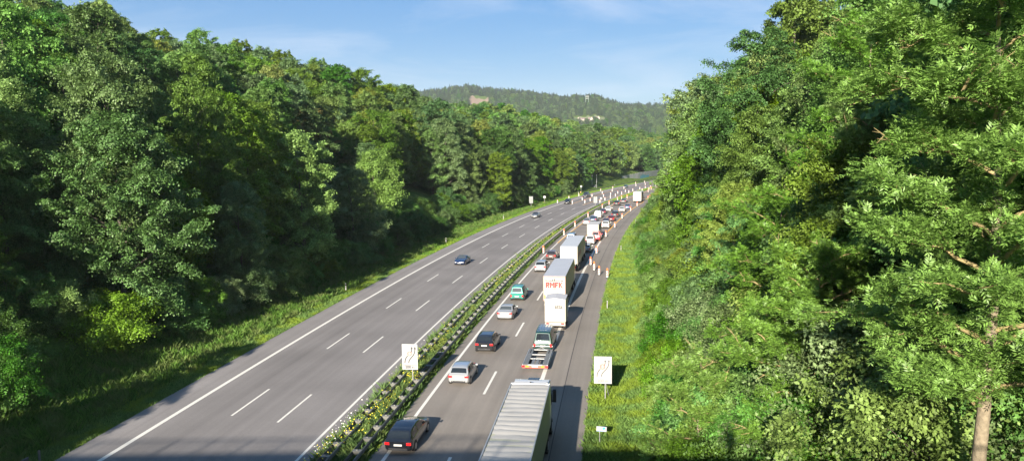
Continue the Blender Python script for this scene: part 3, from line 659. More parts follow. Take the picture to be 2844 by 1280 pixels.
def put_car(spec, s, o, flip=False):
    root, L = spec; place(root, s + L / 2, o, 0.0, flip); return root
put_car(car('wagon', PT['black'], 'glossy black estate car in the left lane nearest to the camera', lit=True, roof=glassmat('panorama roof', (.004, .008, .02))), 44.3, -13.05)
put_car(car('hatch', PT['silver'], 'silver hatchback with a dark rear window behind the black hatchback', roof=paint('silver roof', (.30, .36, .44), .4)), 58.1, -12.1)
put_car(car('suv', PT['black'], 'shiny black hatchback with red tail lamps between the two silver cars', H=1.6, L=4.3), 67.8, -11.75)
put_car(car('sedan', PT['silver'], 'silver saloon with red tail lamps behind the teal high roofed car', glass=M_glass2), 81.0, -11.95)
put_car(car('mpv', PT['teal'], 'teal green high roofed small car in the left lane', glass=M_glass2), 91.5, -12.15)
put_car(car('suv', PT['silver'], 'silver sport utility car beside the lettered lorry'), 112.8, -12.0)
put_car(car('hatch', PT['brown'], 'brown metallic car beside the plain white lorry'), 125.5, -11.95)
put_car(car('van', PT['blue'], 'pale blue grey van half hidden ahead of the plain white lorry', 'van', glass=M_glass2), 147.5, -11.1)
put_car(car('suv', PT['white'], 'white car with a wide dark rear window following the red van'), 146.2, -7.2)
put_car(car('hatch', PT['silver'], 'white and grey car right in front of the plain white lorry'), 135.0, -6.9)
put_car(car('van', PT['red'], 'red van with a white roof following the beige box truck', 'van', roof=PT['white']), 152.2, -6.6)
put_car(car('sedan', PT['silver'], 'silver saloon by the median ahead of the pale blue grey van', H=1.5), 183.5, -12.1)
put_car(car('wagon', PT['blue'], 'dark blue grey estate car behind the rounded white van', W=1.9), 190.9, -11.4)
put_car(car('van', PT['white'], 'rounded white panel van in the left lane of the jam', 'van', panelvan=True, W=2.0), 201.6, -11.5)
put_car(car('hatch', PT['plum'], 'dark plum car just ahead of the rounded white van'), 213.9, -11.7)
put_car(car('hatch', PT['white'], 'white hatchback in the left lane ahead of the plum car', W=1.86), 222.6, -11.3)
put_car(car('suv', PT['charcoal'], 'charcoal car second from the front of the left lane queue', W=1.95), 246.3, -11.8)
put_car(car('sedan', PT['grey'], 'dark grey saloon at the head of the left lane queue', W=1.95), 259.0, -11.3)
put_car(car('hatch', PT['white'], 'white hatchback in the right lane just behind the steel blue car', W=1.9), 222.0, -7.2)
put_car(car('sedan', PT['blue'], 'steel blue saloon in the right lane behind the white box truck', W=1.85), 232.6, -6.75)
put_car(car('suv', PT['charcoal'], 'charcoal sport utility car in the right lane behind a white hatchback', W=1.9), 204.5, -7.25)
put_car(car('hatch', PT['wine'], 'dark wine red hatchback in the right lane', W=1.8), 193.0, -7.05)
put_car(car('suv', PT['white'], 'white car in the right lane ahead of the beige box truck', W=1.9), 176.3, -6.75)
put_car(car('hatch', PT['plum'], 'dark car tucked between a white car and the wine red hatchback'), 184.8, -7.5)
put_car(car('hatch', PT['navy'], 'small dark blue car beyond the white box truck near the hedge'), 283, -8.3)
for sp, s, o in [(car('coupe', PT['navy'], 'dark blue sports car driving towards the camera on the left carriageway', glass=M_glass2), 118.3, -26.0),
                 (car('coupe', PT['grey'], 'silver grey coupe driving towards the camera near the white edge line', H=1.38), 200.0, -28.4),
                 (car('suv', PT['black'], 'black car passing the first white beacons on the left carriageway'), 251.4, -29.3),
                 (car('suv', PT['charcoal'], 'tall dark off road vehicle between the white beacons', H=2.0, W=2.05, L=4.9), 287.3, -30.1),
                 (car('hatch', PT['greygreen'], 'dark grey green car farthest away on the left carriageway'), 364.2, -28.6)]:
    put_car(sp, s, o, True)

def wheelset(root, y, hw, r=.5, w=.3, dual=False):
    for sx in (-1, 1):
        q = MB().cyl((sx * (hw - w), y, r), (sx * hw, y, r), r, n=18).build('wheel', M_tyre, root, 40)
        MB().cyl((sx * (hw - .02), y, r), (sx * (hw + .015), y, r), r * .55, n=12).build('rim', M_rim, q)
def text_mesh(txt, size, ext=.003, bold=0.0):
    cu = bpy.data.curves.new('lettering', 'FONT'); cu.body = txt; cu.size = size; cu.extrude = ext; cu.offset = bold; cu.align_x = 'CENTER'; cu.align_y = 'CENTER'
    o = bpy.data.objects.new('lettering', cu); C.objects.link(o); bpy.context.view_layer.update()
    me = bpy.data.meshes.new_from_object(o.evaluated_get(bpy.context.evaluated_depsgraph_get())); bpy.data.objects.remove(o); return me
def put_text(txt, size, loc, parent, mat, name='lettering', bold=0.0, ext=.003, sx=1.0, face=0.0):
    me = text_mesh(txt, size, ext, bold); me.materials.clear(); me.materials.append(mat)
    o = bpy.data.objects.new(name, me); C.objects.link(o); o.parent = parent; o.location = loc; o.rotation_euler = (PI / 2, 0, face); o.scale = (sx, 1, 1); return o
M_tarp = plain('white tarpaulin', (.35, .34, .32), .6, var=.22, scale=.7, bump=.1); M_roofg = plain('grey tarpaulin roof', (.36, .38, .42), .55, var=.08, scale=.7)
M_pan = plain('off white panel', (.40, .385, .34), .45, var=.04, scale=.5); M_side = plain('curtain side', (.36, .36, .27), .6, var=.1, scale=.6)
M_frame = plain('trailer frame', (.28, .17, .14), .5, .3); M_sign = plain('sign face white', (.30, .30, .295), .4, var=.03)
M_letred = plain('red lettering', (.62, .03, .025), .5, var=.03); M_letblk = plain('black lettering', (.02, .02, .02), .5); M_letgry = plain('grey lettering', (.035, .035, .04), .6)

def semi(label, side, roofm, rearm, L=13.6, W=2.55, H=4.0, cabcol=None, cab=True, cab_gap=.7):
    """y = 0 is the rear of the trailer"""
    root = empty('articulated_lorry'); tag(root, label, 'lorry'); hw = W / 2
    MB().box((0, L / 2, (1.15 + H - .06) / 2), (W - .02, L - .04, H - .06 - 1.15)).build('curtain', side, root)
    MB().box((0, L / 2, 1.08), (W - .1, L - .1, .16)).build('chassis', M_dsteel, root)
    MB().box((0, L * .55, .75), (W - .12, 2.6, .5)).build('pallet_box', M_dsteel, root)
    for y in (1.6, 2.9, 4.2): wheelset(root, y, hw - .02)
    for sx in (-1, 1):
        MB().box((sx * (hw - .45), -.02, .85), (.55, .06, .14)).build('tail_light', M_red, root)
    MB().box((0, .05, .62), (W - .2, .12, .14)).build('underrun_bar', M_dsteel, root)
    MB().box((0, -.035, .98), (.5, .02, .12)).build('number_plate', M_plate, root)
    if cab:
        y0 = L + cab_gap - .1; cc = cabcol or PT['white']
        cb = MB(); cb.loft([[Vector((x * k, y, z)) for x, z in ((-hw + .05, .9), (hw - .05, .9), (hw - .03, 2.2), (hw - .1, zt), (-hw + .1, zt), (-hw + .03, 2.2))] for y, zt, k in ((y0, H - .25, .97), (y0 + .1, H - .18, 1), (y0 + 1.3, H - .25, 1), (y0 + 1.9, 3.0, 1), (y0 + 2.25, 2.2, .99), (y0 + 2.3, 1.0, .97))])
        cb.build('cab', cc, root, 40)
        MB().loft([[Vector((x, y, z)) for x in (-1.08, 1.08)] for y, z in ((y0 + 1.955, 2.93), (y0 + 2.245, 2.3))], closed=False, caps=False).build('windshield', M_glass, root)
        for sx in (-1, 1):
            MB().box((sx * (hw + .12), y0 + 1.95, 2.45), (.22, .2, .85)).box((sx * (hw - .02), y0 + 1.88, 2.8), (.34, .06, .06)).box((sx * (hw - .02), y0 + 1.88, 2.1), (.34, .06, .06)).build('mirror', M_black, root)
            MB().box((sx * (hw + .03 - .05), y0 + 1.35, 2.5), (.03, .8, .7)).build('side_window', M_glass, root)
        wheelset(root, y0 + 1.4, hw - .02, .52); wheelset(root, y0 - 1.8, hw - .02, .5)
        MB().box((0, y0 - 1.2, .8), (1.6, 3.4, .3)).build('tractor_frame', M_black, root)
    return root, hw
# nearest lorry: ribbed white roof
W1 = 2.5; root, hw = semi('lorry with a ribbed white tarpaulin roof at the bottom of the picture', M_side, M_tarp, M_pan, W=W1, H=4.0, cab_gap=.5)
place(root, 33.4, -4.92)
mb = MB(); nrib = 19; L = 13.6; rr = []
for k in range(nrib * 6 + 1):
    y = .05 + (L - .1) * k / (nrib * 6); ph = (k % 6) / 6.; z = 3.96 + .034 * (1 - abs(2 * ph - 1) ** 2.2) - .03 * math.exp(-((y - 4.2) / 1.3) ** 2) - .02 * math.exp(-((y - 9.6) / 1.0) ** 2) 
    rr.append([Vector((x, y + .10 * math.cos(x * 1.4 + k // 6) * .6, z - (.02 if abs(x) > 1.1 else 0) + .012 * math.sin(k // 6 * 2.1 + x * 2))) for x in np.linspace(-hw + .05, hw - .05, 9)])
mb.loft(rr, closed=False, caps=False).build('roof_tarpaulin', M_tarp, root, 20)
for sx in (-1, 1): MB().box((sx * (hw - .01), L / 2, 3.94), (.07, L, .14)).build('roof_rail', M_steel, root)
MB().box((0, L + .0, 3.92), (W1 + .02, .14, .2)).build('headboard', PT['white'], root)
MB().loft([[Vector((x, y, z)) for x in (-1.12, -.5, .5, 1.12)] for y, z in ((L + .62, 3.86), (L + 1.1, 3.90), (L + 1.6, 3.78))], closed=False, caps=False).build('roof_spoiler', PT['white'], root, 30)
MB().box((.1, L + 1.3, 3.885), (.75, .55, .03)).build('roof_hatch', M_glass2, root)
MB().box((hw - .22, L + .5, 3.9), (.1, .2, .12)).build('marker_lamp', M_steel, root); MB().box((0, L + .18, 3.98), (.1, .1, .14)).build('marker_lamp', M_black, root)
# lettered lorry
root, hw = semi('white lorry with red RMFK lettering on its rear doors', plain('cream side', (.36, .35, .28), .5), M_roofg, M_pan, W=2.62); place(root, 87.0, -7.0)
MB().box((0, 6.8, 3.985), (2.6, 13.56, .05)).build('roof', M_roofg, root)
for sx in (-1, 1):
    d = MB().box((sx * .64, -.03, 2.55), (1.22, .05, 2.7)).build('rear_door', M_pan, root); MB().cyl((sx * .12, -.07, 1.25), (sx * .12, -.07, 3.85), .018).build('lock_rod', M_steel, d)
    MB().box((sx * 1.275, -.03, 2.55), (.06, .07, 2.8)).build('door_frame', M_frame, root)
MB().box((0, -.03, 3.955), (2.6, .08, .07)).build('door_frame', M_frame, root)
MB().box((0, -.03, 1.14), (2.6, .08, .1)).build('door_frame', M_frame, root)
MB().box((-1.12, -.07, 1.55), (.14, .03, .48)).build('reflector', M_orange, root)
def block(polys, x0, z0, w, h, y, mat, name, parent, grow=0.0):
    mb = MB()
    for i, pl in enumerate(polys):
        cx = sum(p[0] for p in pl) / len(pl); cz = sum(p[1] for p in pl) / len(pl); yy = y - .0015 * i
        mb.add([(x0 + w * p[0] + grow * (1 if p[0] > cx else -1), yy, z0 + h * p[1] + grow * (1 if p[1] > cz else -1)) for p in pl], [tuple(range(len(pl)))])
    return mb.build(name, mat, parent)
GL = {'R': [[(0, 0), (.3, 0), (.3, 1), (0, 1)], [(.3, .78), (.75, .78), (.95, 1), (.3, 1)], [(.68, .42), (.97, .5), (.95, 1), (.68, .8)], [(.3, .4), (.75, .4), (.9, .6), (.3, .6)], [(.45, .4), (.7, 0), (1.02, 0), (.72, .42)]],
      'M': [[(0, 0), (.24, 0), (.24, 1), (0, 1)], [(.76, 0), (1, 0), (1, 1), (.76, 1)], [(.2, 1), (.42, .3), (.5, .3), (.5, .62), (.3, 1)], [(.8, 1), (.7, 1), (.5, .62), (.5, .3), (.58, .3)]],
      'F': [[(0, 0), (.32, 0), (.32, 1), (0, 1)], [(.32, .76), (.95, .76), (.95, 1), (.32, 1)], [(.32, .36), (.8, .36), (.8, .58), (.32, .58)]],
      'K': [[(0, 0), (.3, 0), (.3, 1), (0, 1)], [(.3, .42), (.3, .62), (.68, 1), (1.02, 1)], [(.3, .56), (.5, .62), (1.05, 0), (.7, 0)]]}
xx = -1.0
for ch, w_ in (('R', .42), ('M', .50), ('F', .36), ('K', .46)):
    block(GL[ch], xx, 2.66, w_, .62, -.085, M_letblk, 'letter_outline', root, .022); block(GL[ch], xx, 2.66, w_, .62, -.10, M_letred, 'letter', root); xx += w_ + .08
mbs = MB(); rg = random.Random(4)
x = -1.05
while x < 1.0:
    w_ = rg.uniform(.05, .14); h_ = rg.uniform(.05, .3) if rg.random() < .45 else rg.uniform(.03, .09); mbs.box((x + w_ / 2, -.06, 3.42 + h_ / 2), (w_, .012, h_)); x += w_ + .004
mbs.build('skyline_graphic', M_letblk, root); MB().box((0, -.06, 2.5), (2.05, .012, .035)).build('underline', M_letblk, root)
# plain white lorry
root, hw = semi('plain white lorry with closed rear doors ahead of the lettered one', plain('pale side panel', (.42, .41, .35), .5), M_roofg, M_pan, W=2.62); place(root, 113.1, -7.65)
MB().box((0, 6.8, 3.985), (2.6, 13.56, .05)).build('roof', plain('white roof sheet', (.42, .44, .47), .5), root)
for sx in (-1, 1):
    MB().box((sx * .64, -.03, 2.5), (1.25, .05, 2.85)).build('rear_door', M_pan, root); MB().box((sx * 1.15, -.05, 1.0), (.2, .04, .3)).build('reflector', M_orange if sx > 0 else M_red, root)
MB().box((1.325, 4.2, 2.5), (.012, 5.0, .7)).build('side_graphic', plain('faded red print', (.42, .22, .20), .6, var=.4), root)
# small box truck with grey lettering
def box_truck(label, boxm, roofm, L=3.0, W=2.1, H=3.3, zb=.95, cabc=None, gable=0.0, cabL=1.7):
    root = empty('box_truck'); tag(root, label, 'truck'); hw = W / 2
    MB().loft([[Vector((-hw, y, zb)), Vector((hw, y, zb)), Vector((hw, y, H)), Vector((0, y, H + gable)), Vector((-hw, y, H))] for y in (0, L)]).build('box', boxm, root)
    MB().loft([[Vector((-hw - .01, y, H + .008)), Vector((0, y, H + gable + .008)), Vector((hw + .01, y, H + .008)), Vector((hw + .01, y, H - .04)), Vector((0, y, H + gable - .04)), Vector((-hw - .01, y, H - .04))] for y in (-.02, L + .01)]).build('roof', roofm, root)
    MB().box((0, L / 2, zb - .12), (W - .4, L, .2)).build('chassis', M_black, root)
    MB().box((0, .02, zb - .22), (W - .06, .16, .34)).build('rear_bumper', PT['cream'], root)
    for sx in (-1, 1): MB().box((sx * hw * .72, -.07, zb - .16), (.34, .04, .14)).build('tail_light', M_red, root)
    MB().box((0, -.07, zb - .25), (.5, .02, .12)).build('number_plate', M_plate, root)
    wheelset(root, L * .28, hw - .05, .36, .24); wheelset(root, L + cabL * .5, hw - .08, .36, .24)
    cc = cabc or PT['white']
    MB().loft([[Vector((-hw * k, y, .4)), Vector((hw * k, y, .4)), Vector((hw * k, y, zt * .6)), Vector((hw * k * .86, y, zt)), Vector((-hw * k * .86, y, zt)), Vector((-hw * k, y, zt * .6))] for y, zt, k in ((L + .05, 2.2, .92), (L + .9, 2.2, .92), (L + 1.4, 1.5, .92), (L + cabL + .3, 1.15, .9), (L + cabL + .4, .7, .84))]).build('cab', cc, root, 40)
    return root
root = box_truck('small white box truck with grey lettering behind the lettered lorry', M_pan, plain('pale grey roof', (.40, .40, .42), .6), 2.75, 2.15, 3.3, gable=.16); place(root, 77.0, -5.95)
put_text('atta', .55, (.36, -.01, 2.55), root, M_letgry, bold=.014); MB().box((-.52, -.006, 2.55), (.80, .012, .13)).build('faded_print', plain('faded grey print', (.25, .25, .24), .6), root)
mbd = MB()
for k in range(6): mbd.box((-.85 + k * .34, -.012, 1.25), (.05, .03, .05))
mbd.build('rivet_row', M_steel, root)
root = box_truck('beige box truck ahead of the red van', plain('beige box panel', (.34, .32, .25), .55), plain('grey box roof', (.40, .40, .39), .6), 6.6, 2.35, 3.1); place(root, 154.2, -7.35)
root = box_truck('white box truck at the head of the jam beside the hedge', M_pan, M_roofg, 6.2, 2.75, 3.6); place(root, 262.0, -6.9)

# dark green van and the empty car trailer it pulls
root, L = car('van', PT['darkgreen'], 'dark green van pulling an empty car trailer', 'van', glass=M_glass, roof=paint('ribbed dark roof', (.05, .09, .14), .3)); place(root, 68.55 + L / 2, -6.35)
mb = MB()
for k in range(5): mb.box((0 - .5 + k * .25, -.3, 1.975), (.05, 2.6, .03))
mb.build('roof_ribs', PT['darkgreen'], root); MB().cyl((-.93, -2.37, .62), (.93, -2.37, .62), .05).build('bumper_bar', M_steel, root)
MB().cyl((.62, -2.44, .95), (.62, -2.41, .95), .09, n=16).build('round_sticker', M_plate, root)
root = empty('car_trailer'); tag(root, 'empty grey car trailer with open track deck behind the dark green van', 'trailer'); place(root, 62.6, -6.4, 0)
Lt = 5.0; zt = .58
for sx in (-1, 1):
    t_ = MB().box((sx * .83, Lt / 2, zt), (.42, Lt, .06)).build('deck_track', plain('grey deck', (.17, .175, .175), .55, .3, var=.15), root); MB().box((sx * .83, Lt - .9, zt + .05), (.06, 1.1, .05)).build('wheel_stop', M_black, t_)
    MB().box((sx * 1.06, Lt / 2, zt - .02), (.05, Lt, .14)).build('side_rail', M_steel, root)
    MB().box((sx * 1.0, -.03, zt - .12), (.24, .06, .16)).build('tail_light', M_red, root); MB().box((sx * .66, -.03, zt - .12), (.26, .06, .13)).build('indicator', M_orange, root)
    for y in (1.9, 2.6): 
        q = MB().cyl((sx * .62, y, .3), (sx * .82, y, .3), .3, n=16).build('wheel', M_tyre, root, 40); MB().cyl((sx * .8, y, .3), (sx * .84, y, .3), .17, n=10).build('rim', M_rim, q)
for i, y in enumerate((.12, 2.0, 3.3, Lt - .1)): MB().box((0, y, zt - .01), (1.25, .14 if i else .2, .07)).build('crossbar', M_steel, root)
for x in (-.25, .1): MB().box((x, 1.05, zt - .03), (.24, 1.75, .05)).build('ramp', plain('stowed ramp', (.22, .23, .23), .5, .5), root)
MB().box((0, -.035, zt - .12), (.52, .04, .12)).build('number_plate', M_plate, root)
MB().box((0, 0, zt - .15), (2.15, .05, .22)).build('light_board', plain('red white board', (.55, .12, .08), .5), root)
MB().tube([(-.5, Lt - .1, zt - .05), (0, Lt + 1.0, .48)], [.05, .05]).build('drawbar', M_steel, root); MB().tube([(.5, Lt - .1, zt - .05), (0, Lt + 1.0, .48)], [.05, .05]).build('drawbar', M_steel, root)

# ------------------------------------------------------------------ beacons
M_bred = plain('beacon red', (.70, .06, .03), .45, var=.05); M_bwhite = plain('beacon white', (.42, .415, .40), .45, var=.05); M_lamp = plain('beacon lamp orange', (.85, .16, .03), .3, coat=.4)
def beacon_kind(lamp, back):
    root = empty('guide_beacon')
    MB().box((0, 0, .05), (.42, .75, .10), taper=.85).build('foot', M_black, root)
    pn = MB().box((0, 0, .63), (.27, .05, 1.02)).build('panel', M_bwhite, root)
    y = -.032 if not back else .032
    mb = MB()
    for k in range(2 if not back else 3):
        zc = .45 + k * .36; h = .11
        vs_ = [(-.125, y, zc - h), (.125, y, zc + .02), (.125, y, zc + .06 + h), (-.125, y, zc - .02)]
        mb.add(vs_, [(0, 1, 2, 3)])
        if not back: mb.add([(-.09, y - .001, zc - h), (-.02, y - .001, zc - h), (-.09, y - .001, zc + .06)], [(0, 1, 2)])
    mb.build('red_stripe', M_bred, pn)
    if lamp:
        MB().box((0, 0, 1.18), (.14, .08, .08)).build('lamp_holder', M_lamp, root); MB().cyl((0, -.05, 1.33), (0, .05, 1.33), .12, n=14).build('lamp', M_lamp, root)
        MB().box((0, -.0, 1.10), (.275, .055, .1)).build('red_cap', M_bred, root)
    return root
BL = [(109.0, -1.7, 'red white beacon with an orange lamp nearest the grass, rightmost of the closing row'), (111.2, -3.0, 'red white beacon with an orange lamp second from the grass in the closing row'),
      (115.4, -4.0, 'red white beacon with an orange lamp third from the grass in the closing row'), (120.5, -4.9, 'red white beacon with an orange lamp farthest from the grass in the closing row'),
      (133.7, -4.9, 'lamp beacon on the shoulder line beside the white and grey car'), (159.0, -5.1, 'lamp beacon right of the red van'), (177.8, -4.7, 'lamp beacon right of the white car ahead of the beige truck'), (200.7, -4.9, 'lamp beacon right of the wine red hatchback'),
      (133.1, -14.3, 'lamp beacon by the median left of the brown car'), (160.8, -14.2, 'lamp beacon by the median left of the pale blue grey van'), (178.1, -14.1, 'lamp beacon by the median beside the silver saloon'),
      (225.2, -4.9, 'lamp beacon right of the steel blue saloon'), (245.1, -5.0, 'lamp beacon on the shoulder line behind the white box truck'), (203.5, -14.3, 'lamp beacon by the median left of the rounded white van'),
      (234.6, -14.6, 'lamp beacon by the median ahead of the white hatchback'), (249.4, -14.6, 'lamp beacon by the median left of the charcoal car'), (271.0, -15.0, 'lamp beacon by the median just beyond the dark grey saloon'), (278.0, -14.6, 'lamp beacon left behind the dark grey saloon'), (283.7, -13.4, 'lamp beacon beyond the dark grey saloon on its right'),
      (277.0, -4.9, 'lamp beacon at the right corner of the white box truck'), (284, -5.0, 'lamp beacon among the leaves right of the white box truck'), (327.7, -11.6, 'lamp beacon beyond the white box truck'), (349.3, -13.6, 'farthest lamp beacon beyond the white box truck')]
pa = None
for i, (s, o, lab) in enumerate(BL):
    r_ = beacon_kind(True, False) if pa is None else copy_tree(pa)
    if pa is None: pa = r_
    place(r_, s, o, 0, drot=.0); tag(r_, lab, 'beacon', 'orange lamp beacons of the roadworks')
BW = [(254.2, -33.0), (277.0, -34.0), (251.4, -27.3), (292.4, -33.6), (269.3, -27.4), (255.5, -23.8), (265.5, -23.8), (290.1, -27.9), (332.0, -33.1), (310.5, -27.9), (289.9, -23.4), (257.6, -19.0), (270.4, -19.4), (282.8, -19.5), (302.4, -22.9), (328.7, -27.3), (355.2, -32.5), (294.5, -19.6), (312.9, -21.9), (308.2, -19.5), (353.1, -26.8), (325.1, -20.9), (319.1, -18.4), (334.3, -19.3), (410.6, -32.3), (381.2, -26.4), (349.6, -18.8), (336.6, -15.6), (429.4, -31.0), (396.9, -24.6), (357.8, -17.7), (368.9, -17.0), (348.1, -14.4), (425.7, -24.7), (378.0, -16.2), (440.6, -24.8), (358.7, -12.5), (389.1, -15.6), (409.2, -16.3)]
pb = None
for s, o in BW:
    r_ = beacon_kind(False, True) if pb is None else copy_tree(pb)
    if pb is None: pb = r_
    place(r_, s, o, 0); tag(r_, 'plain white backed guide beacon without lamp in the long rows on the far left carriageway', 'beacon', 'white backed beacons on the far left carriageway')

# ------------------------------------------------------------------ delineator posts
def delin():
    root = empty('delineator_post')
    MB().loft([[Vector((x * k, y * k, z)) for x, y in ((-.06, .04), (.06, .04), (0.02, -.07), (-.02, -.07))] for z, k in ((0, 1), (.98, 1), (1.05, .8))]).build('post', M_bwhite, root)
    MB().box((0, -.005, .83), (.135, .13, .2)).build('black_band', M_black, root); MB().box((0, -.073, .83), (.05, .012, .14)).build('reflector', M_steel, root)
    return root
pd = None
for s, o, lab in [(96.5, -36.4, 'white delineator post on the left verge nearest to the camera'), (146.5, -36.2, 'white delineator post on the left verge at the tip of the tree shadow'), (197.2, -36.2, 'white delineator post on the left verge left of the silver grey coupe'), (313.4, -38.6, 'far delineator post near the round sign of the left verge'), (388.0, -38.7, 'farthest delineator post left of the guard rail'),
                  (88.1, -.9, 'white delineator post on the right verge level with the small box truck'), (138.2, -.8, 'white delineator post on the right verge beyond the closing row of beacons'), (189.6, -.6, 'small far delineator post between the hedge leaves on the right')]:
    r_ = delin() if pd is None else copy_tree(pd); pd = pd or r_
    place(r_, s, o, -.1 if o < -30 else -.05, flip=o < -30); tag(r_, lab, 'marker post', 'white delineator posts')

# ------------------------------------------------------------------ guard rails
M_spc = plain('dull zinc spacer', (.17, .17, .155), .7, .2, var=.3)
def rail_profile(): return [(0, -.155), (.05, -.12), (.05, -.05), (0, 0), (.05, .05), (.05, .12), (0, .155)]
def beam(o_, s0, s1, side, zc, parent, mat, step=4.0, zf=None):
    rr = []
    for s in np.arange(s0, s1 + .01, step):
        z_ = zc if zf is None else zf(s); h = -head(s); p = rp(s, o_, z_)
        ax = Vector((math.cos(h), math.sin(h), 0)) * side
        fr = [p + ax * a + Vector((0, 0, b)) for a, b in rail_profile()]; rr.append(fr + [q - ax * .012 for q in fr[::-1]])
    return MB().loft(rr).build('beam', mat, parent, 30)
M_rail = plain('galvanised rail', (.10, .105, .10), .5, .5, var=.3, scale=.5)
def double_rail(name, oL, oR, s0, s1, label, every=2.0, offs=1.0):
    root = empty(name, (0, 0, 0)); tag(root, label, 'guard rail')
    beam(oL, s0, s1, -1, .62, root, M_rail); beam(oR, s0, s1, 1, .62, root, M_rail)
    S_ = np.arange(s0 + offs, s1, every); proto = None; rest = MB()
    vis = [s for s in S_ if s >= 38][:100]; oth = [s for s in S_ if s not in vis]
    def piece(mb, k):
        if k == 0: mb.box((0, 0, .36), (.09, .1, .95))
        else: mb.add([(-(oR - oL) / 2 - .02, -.16, .775), ((oR - oL) / 2 + .02, -.16, .775), ((oR - oL) / 2 + .02, .16, .775), (-(oR - oL) / 2 - .02, .16, .775), (-.1, -.08, .5), (.1, -.08, .5), (.1, .08, .5), (-.1, .08, .5)],
                       [(0, 1, 2, 3), (0, 4, 5, 1), (3, 2, 6, 7), (0, 3, 7, 4), (1, 5, 6, 2)])
        return mb
    pp, sp = piece(MB(), 0).build('post', M_dsteel, root), piece(MB(), 1).build('spacer', M_spc, root)
    for i, s in enumerate(vis):
        for q in (pp, sp):
            c = q if i == 0 else q.copy()
            if i: C.objects.link(c); c.parent = root
            c.location = rp(s, (oL + oR) / 2); c.rotation_euler = (0, 0, -head(s))
    mb = MB()
    for s in oth:
        M = Matrix.Translation(rp(s, (oL + oR) / 2)) @ Matrix.Rotation(-head(s), 4, 'Z'); t = piece(piece(MB(), 0), 1); mb.add([M @ Vector(v) for v in t.v], t.f)
    if oth: tag(mb.build('remaining_posts', M_dsteel, root), kind='stuff')
    return root
double_rail('guard_rail', -15.5, -14.98, 10, 262, 'double steel guard rail along the right side of the grassy median')
double_rail('guard_rail', -17.12, -16.62, 10, 250, 'double steel guard rail along the left side of the median, half hidden by weeds', offs=0.)
def single_rail(o_, s0, s1, side, label, of=None, every=4.0):
    root = empty('guard_rail', (0, 0, 0)); tag(root, label, 'guard rail'); beam(o_, s0, s1, side, .62, root, M_rail, 4.0)
    S_ = list(np.arange(s0 + 1, s1, every)); q = None
    for s in S_[:90]:
        if q is None: q = MB().box((0, 0, .3), (.1, .1, .9)).build('post', M_dsteel, root); c = q
        else: c = q.copy(); C.objects.link(c); c.parent = root
        c.location = rp(s, o_ - side * .1); c.rotation_euler = (0, 0, -head(s))
single_rail(-34.95, 8, 42, 1, 'end of a steel guard rail in the grass at the bottom left corner')
single_rail(-36.0, 320, 660, 1, 'long thin guard rail on the far left verge before the noise barrier')

# ------------------------------------------------------------------ signs
def arrow_path(pts, w, y, head_=None):
    mb = MB(); n = len(pts); vs_ = []
    for i, (x, z) in enumerate(pts):
        a, b = pts[max(i - 1, 0)], pts[min(i + 1, n - 1)]; d = Vector((b[0] - a[0], b[1] - a[1])).normalized(); vs_ += [(x - d.y * w / 2, y, z + d.x * w / 2), (x + d.y * w / 2, y, z - d.x * w / 2)]
    mb.add(vs_, [(2 * i, 2 * i + 1, 2 * i + 3, 2 * i + 2) for i in range(n - 1)])
    if head_: x, z = pts[-1]; mb.add([(x - head_ * .55, y, z), (x + head_ * .55, y, z), (x, y, z + head_)], [(0, 1, 2)])
    return mb
def bez(p0, p1, p2, p3, n=14): return [tuple((1 - t) ** 3 * a + 3 * (1 - t) ** 2 * t * b + 3 * (1 - t) * t * t * c + t ** 3 * d for a, b, c, d in zip(p0, p1, p2, p3)) for t in [i / (n - 1) for i in range(n)]]
def lane_sign(s, o, z0, w, h, label, lw, txtmat, ring, line):
    root = empty('lane_shift_sign'); tag(root, label, 'road sign')
    pn = MB().box((0, 0, z0 + h / 2), (w, .05, h)).build('panel', M_sign, root)
    fr = MB(); y = -.03
    for cx, cz, dx, dz in ((0, z0 + h - .02, w, .045), (0, z0 + .02, w, .045), (-w / 2 + .02, z0 + h / 2, .045, h - .085), (w / 2 - .02, z0 + h / 2, .045, h - .085)): fr.box((cx, -.004, cz), (dx, .062, dz))
    fr.build('frame', M_steel, root)
    X = lambda u: (u - .5) * w; Z = lambda v: z0 + (1 - v) * h
    b = arrow_path(bez((X(.42), Z(.745)), (X(.42), Z(.52)), (X(.86), Z(.50)), (X(.84), Z(.185))), lw, -.032, lw * 2.6); b.build('arrow', M_letgry, pn)
    b = arrow_path(bez((X(.17), Z(.745)), (X(.17), Z(.60)), (X(.26), Z(.52)), (X(.36), Z(.46)), 8), lw, -.032); b2 = arrow_path([(X(.58), Z(.33)), (X(.625), Z(.26)), (X(.63), Z(.185))], lw, -.032, lw * 2.6)
    b.add(b2.v, b2.f); b.build('arrow', M_letgry, pn)
    cx, cz, r_ = X(.48), Z(.375), .145 * w
    rg_ = MB(); n = 28; vs_ = [(cx + math.cos(2 * PI * i / n) * q, -.033, cz + math.sin(2 * PI * i / n) * q) for q in (r_, r_ * .78) for i in range(n)]
    rg_.add(vs_, [(i, (i + 1) % n, n + (i + 1) % n, n + i) for i in range(n)]); rg_.build('red_ring', M_bred, pn)
    put_text('2,1', .15 * w, (cx, -.034, cz), pn, M_letgry, ext=.001)
    if line: MB().box((0, -.03, Z(.83)), (w * .92, .01, .018)).build('divider', M_letgry, pn)
    put_text('200 m', .25 * w, (0, -.034, Z(.905)), pn, txtmat, ext=.001, bold=.008 if line else .002)
    MB().cyl((.18, .05, -.3), (.18, .05, z0 + h * .9), .04).build('post', M_steel, root)
    if not line: MB().tube([(.5, .9, -.2), (.2, .08, z0 + .1)], [.025, .025]).build('brace', M_steel, root)
    place(root, s, o, drot=.02); root.location.x += -.18 if line else -.0
    return root
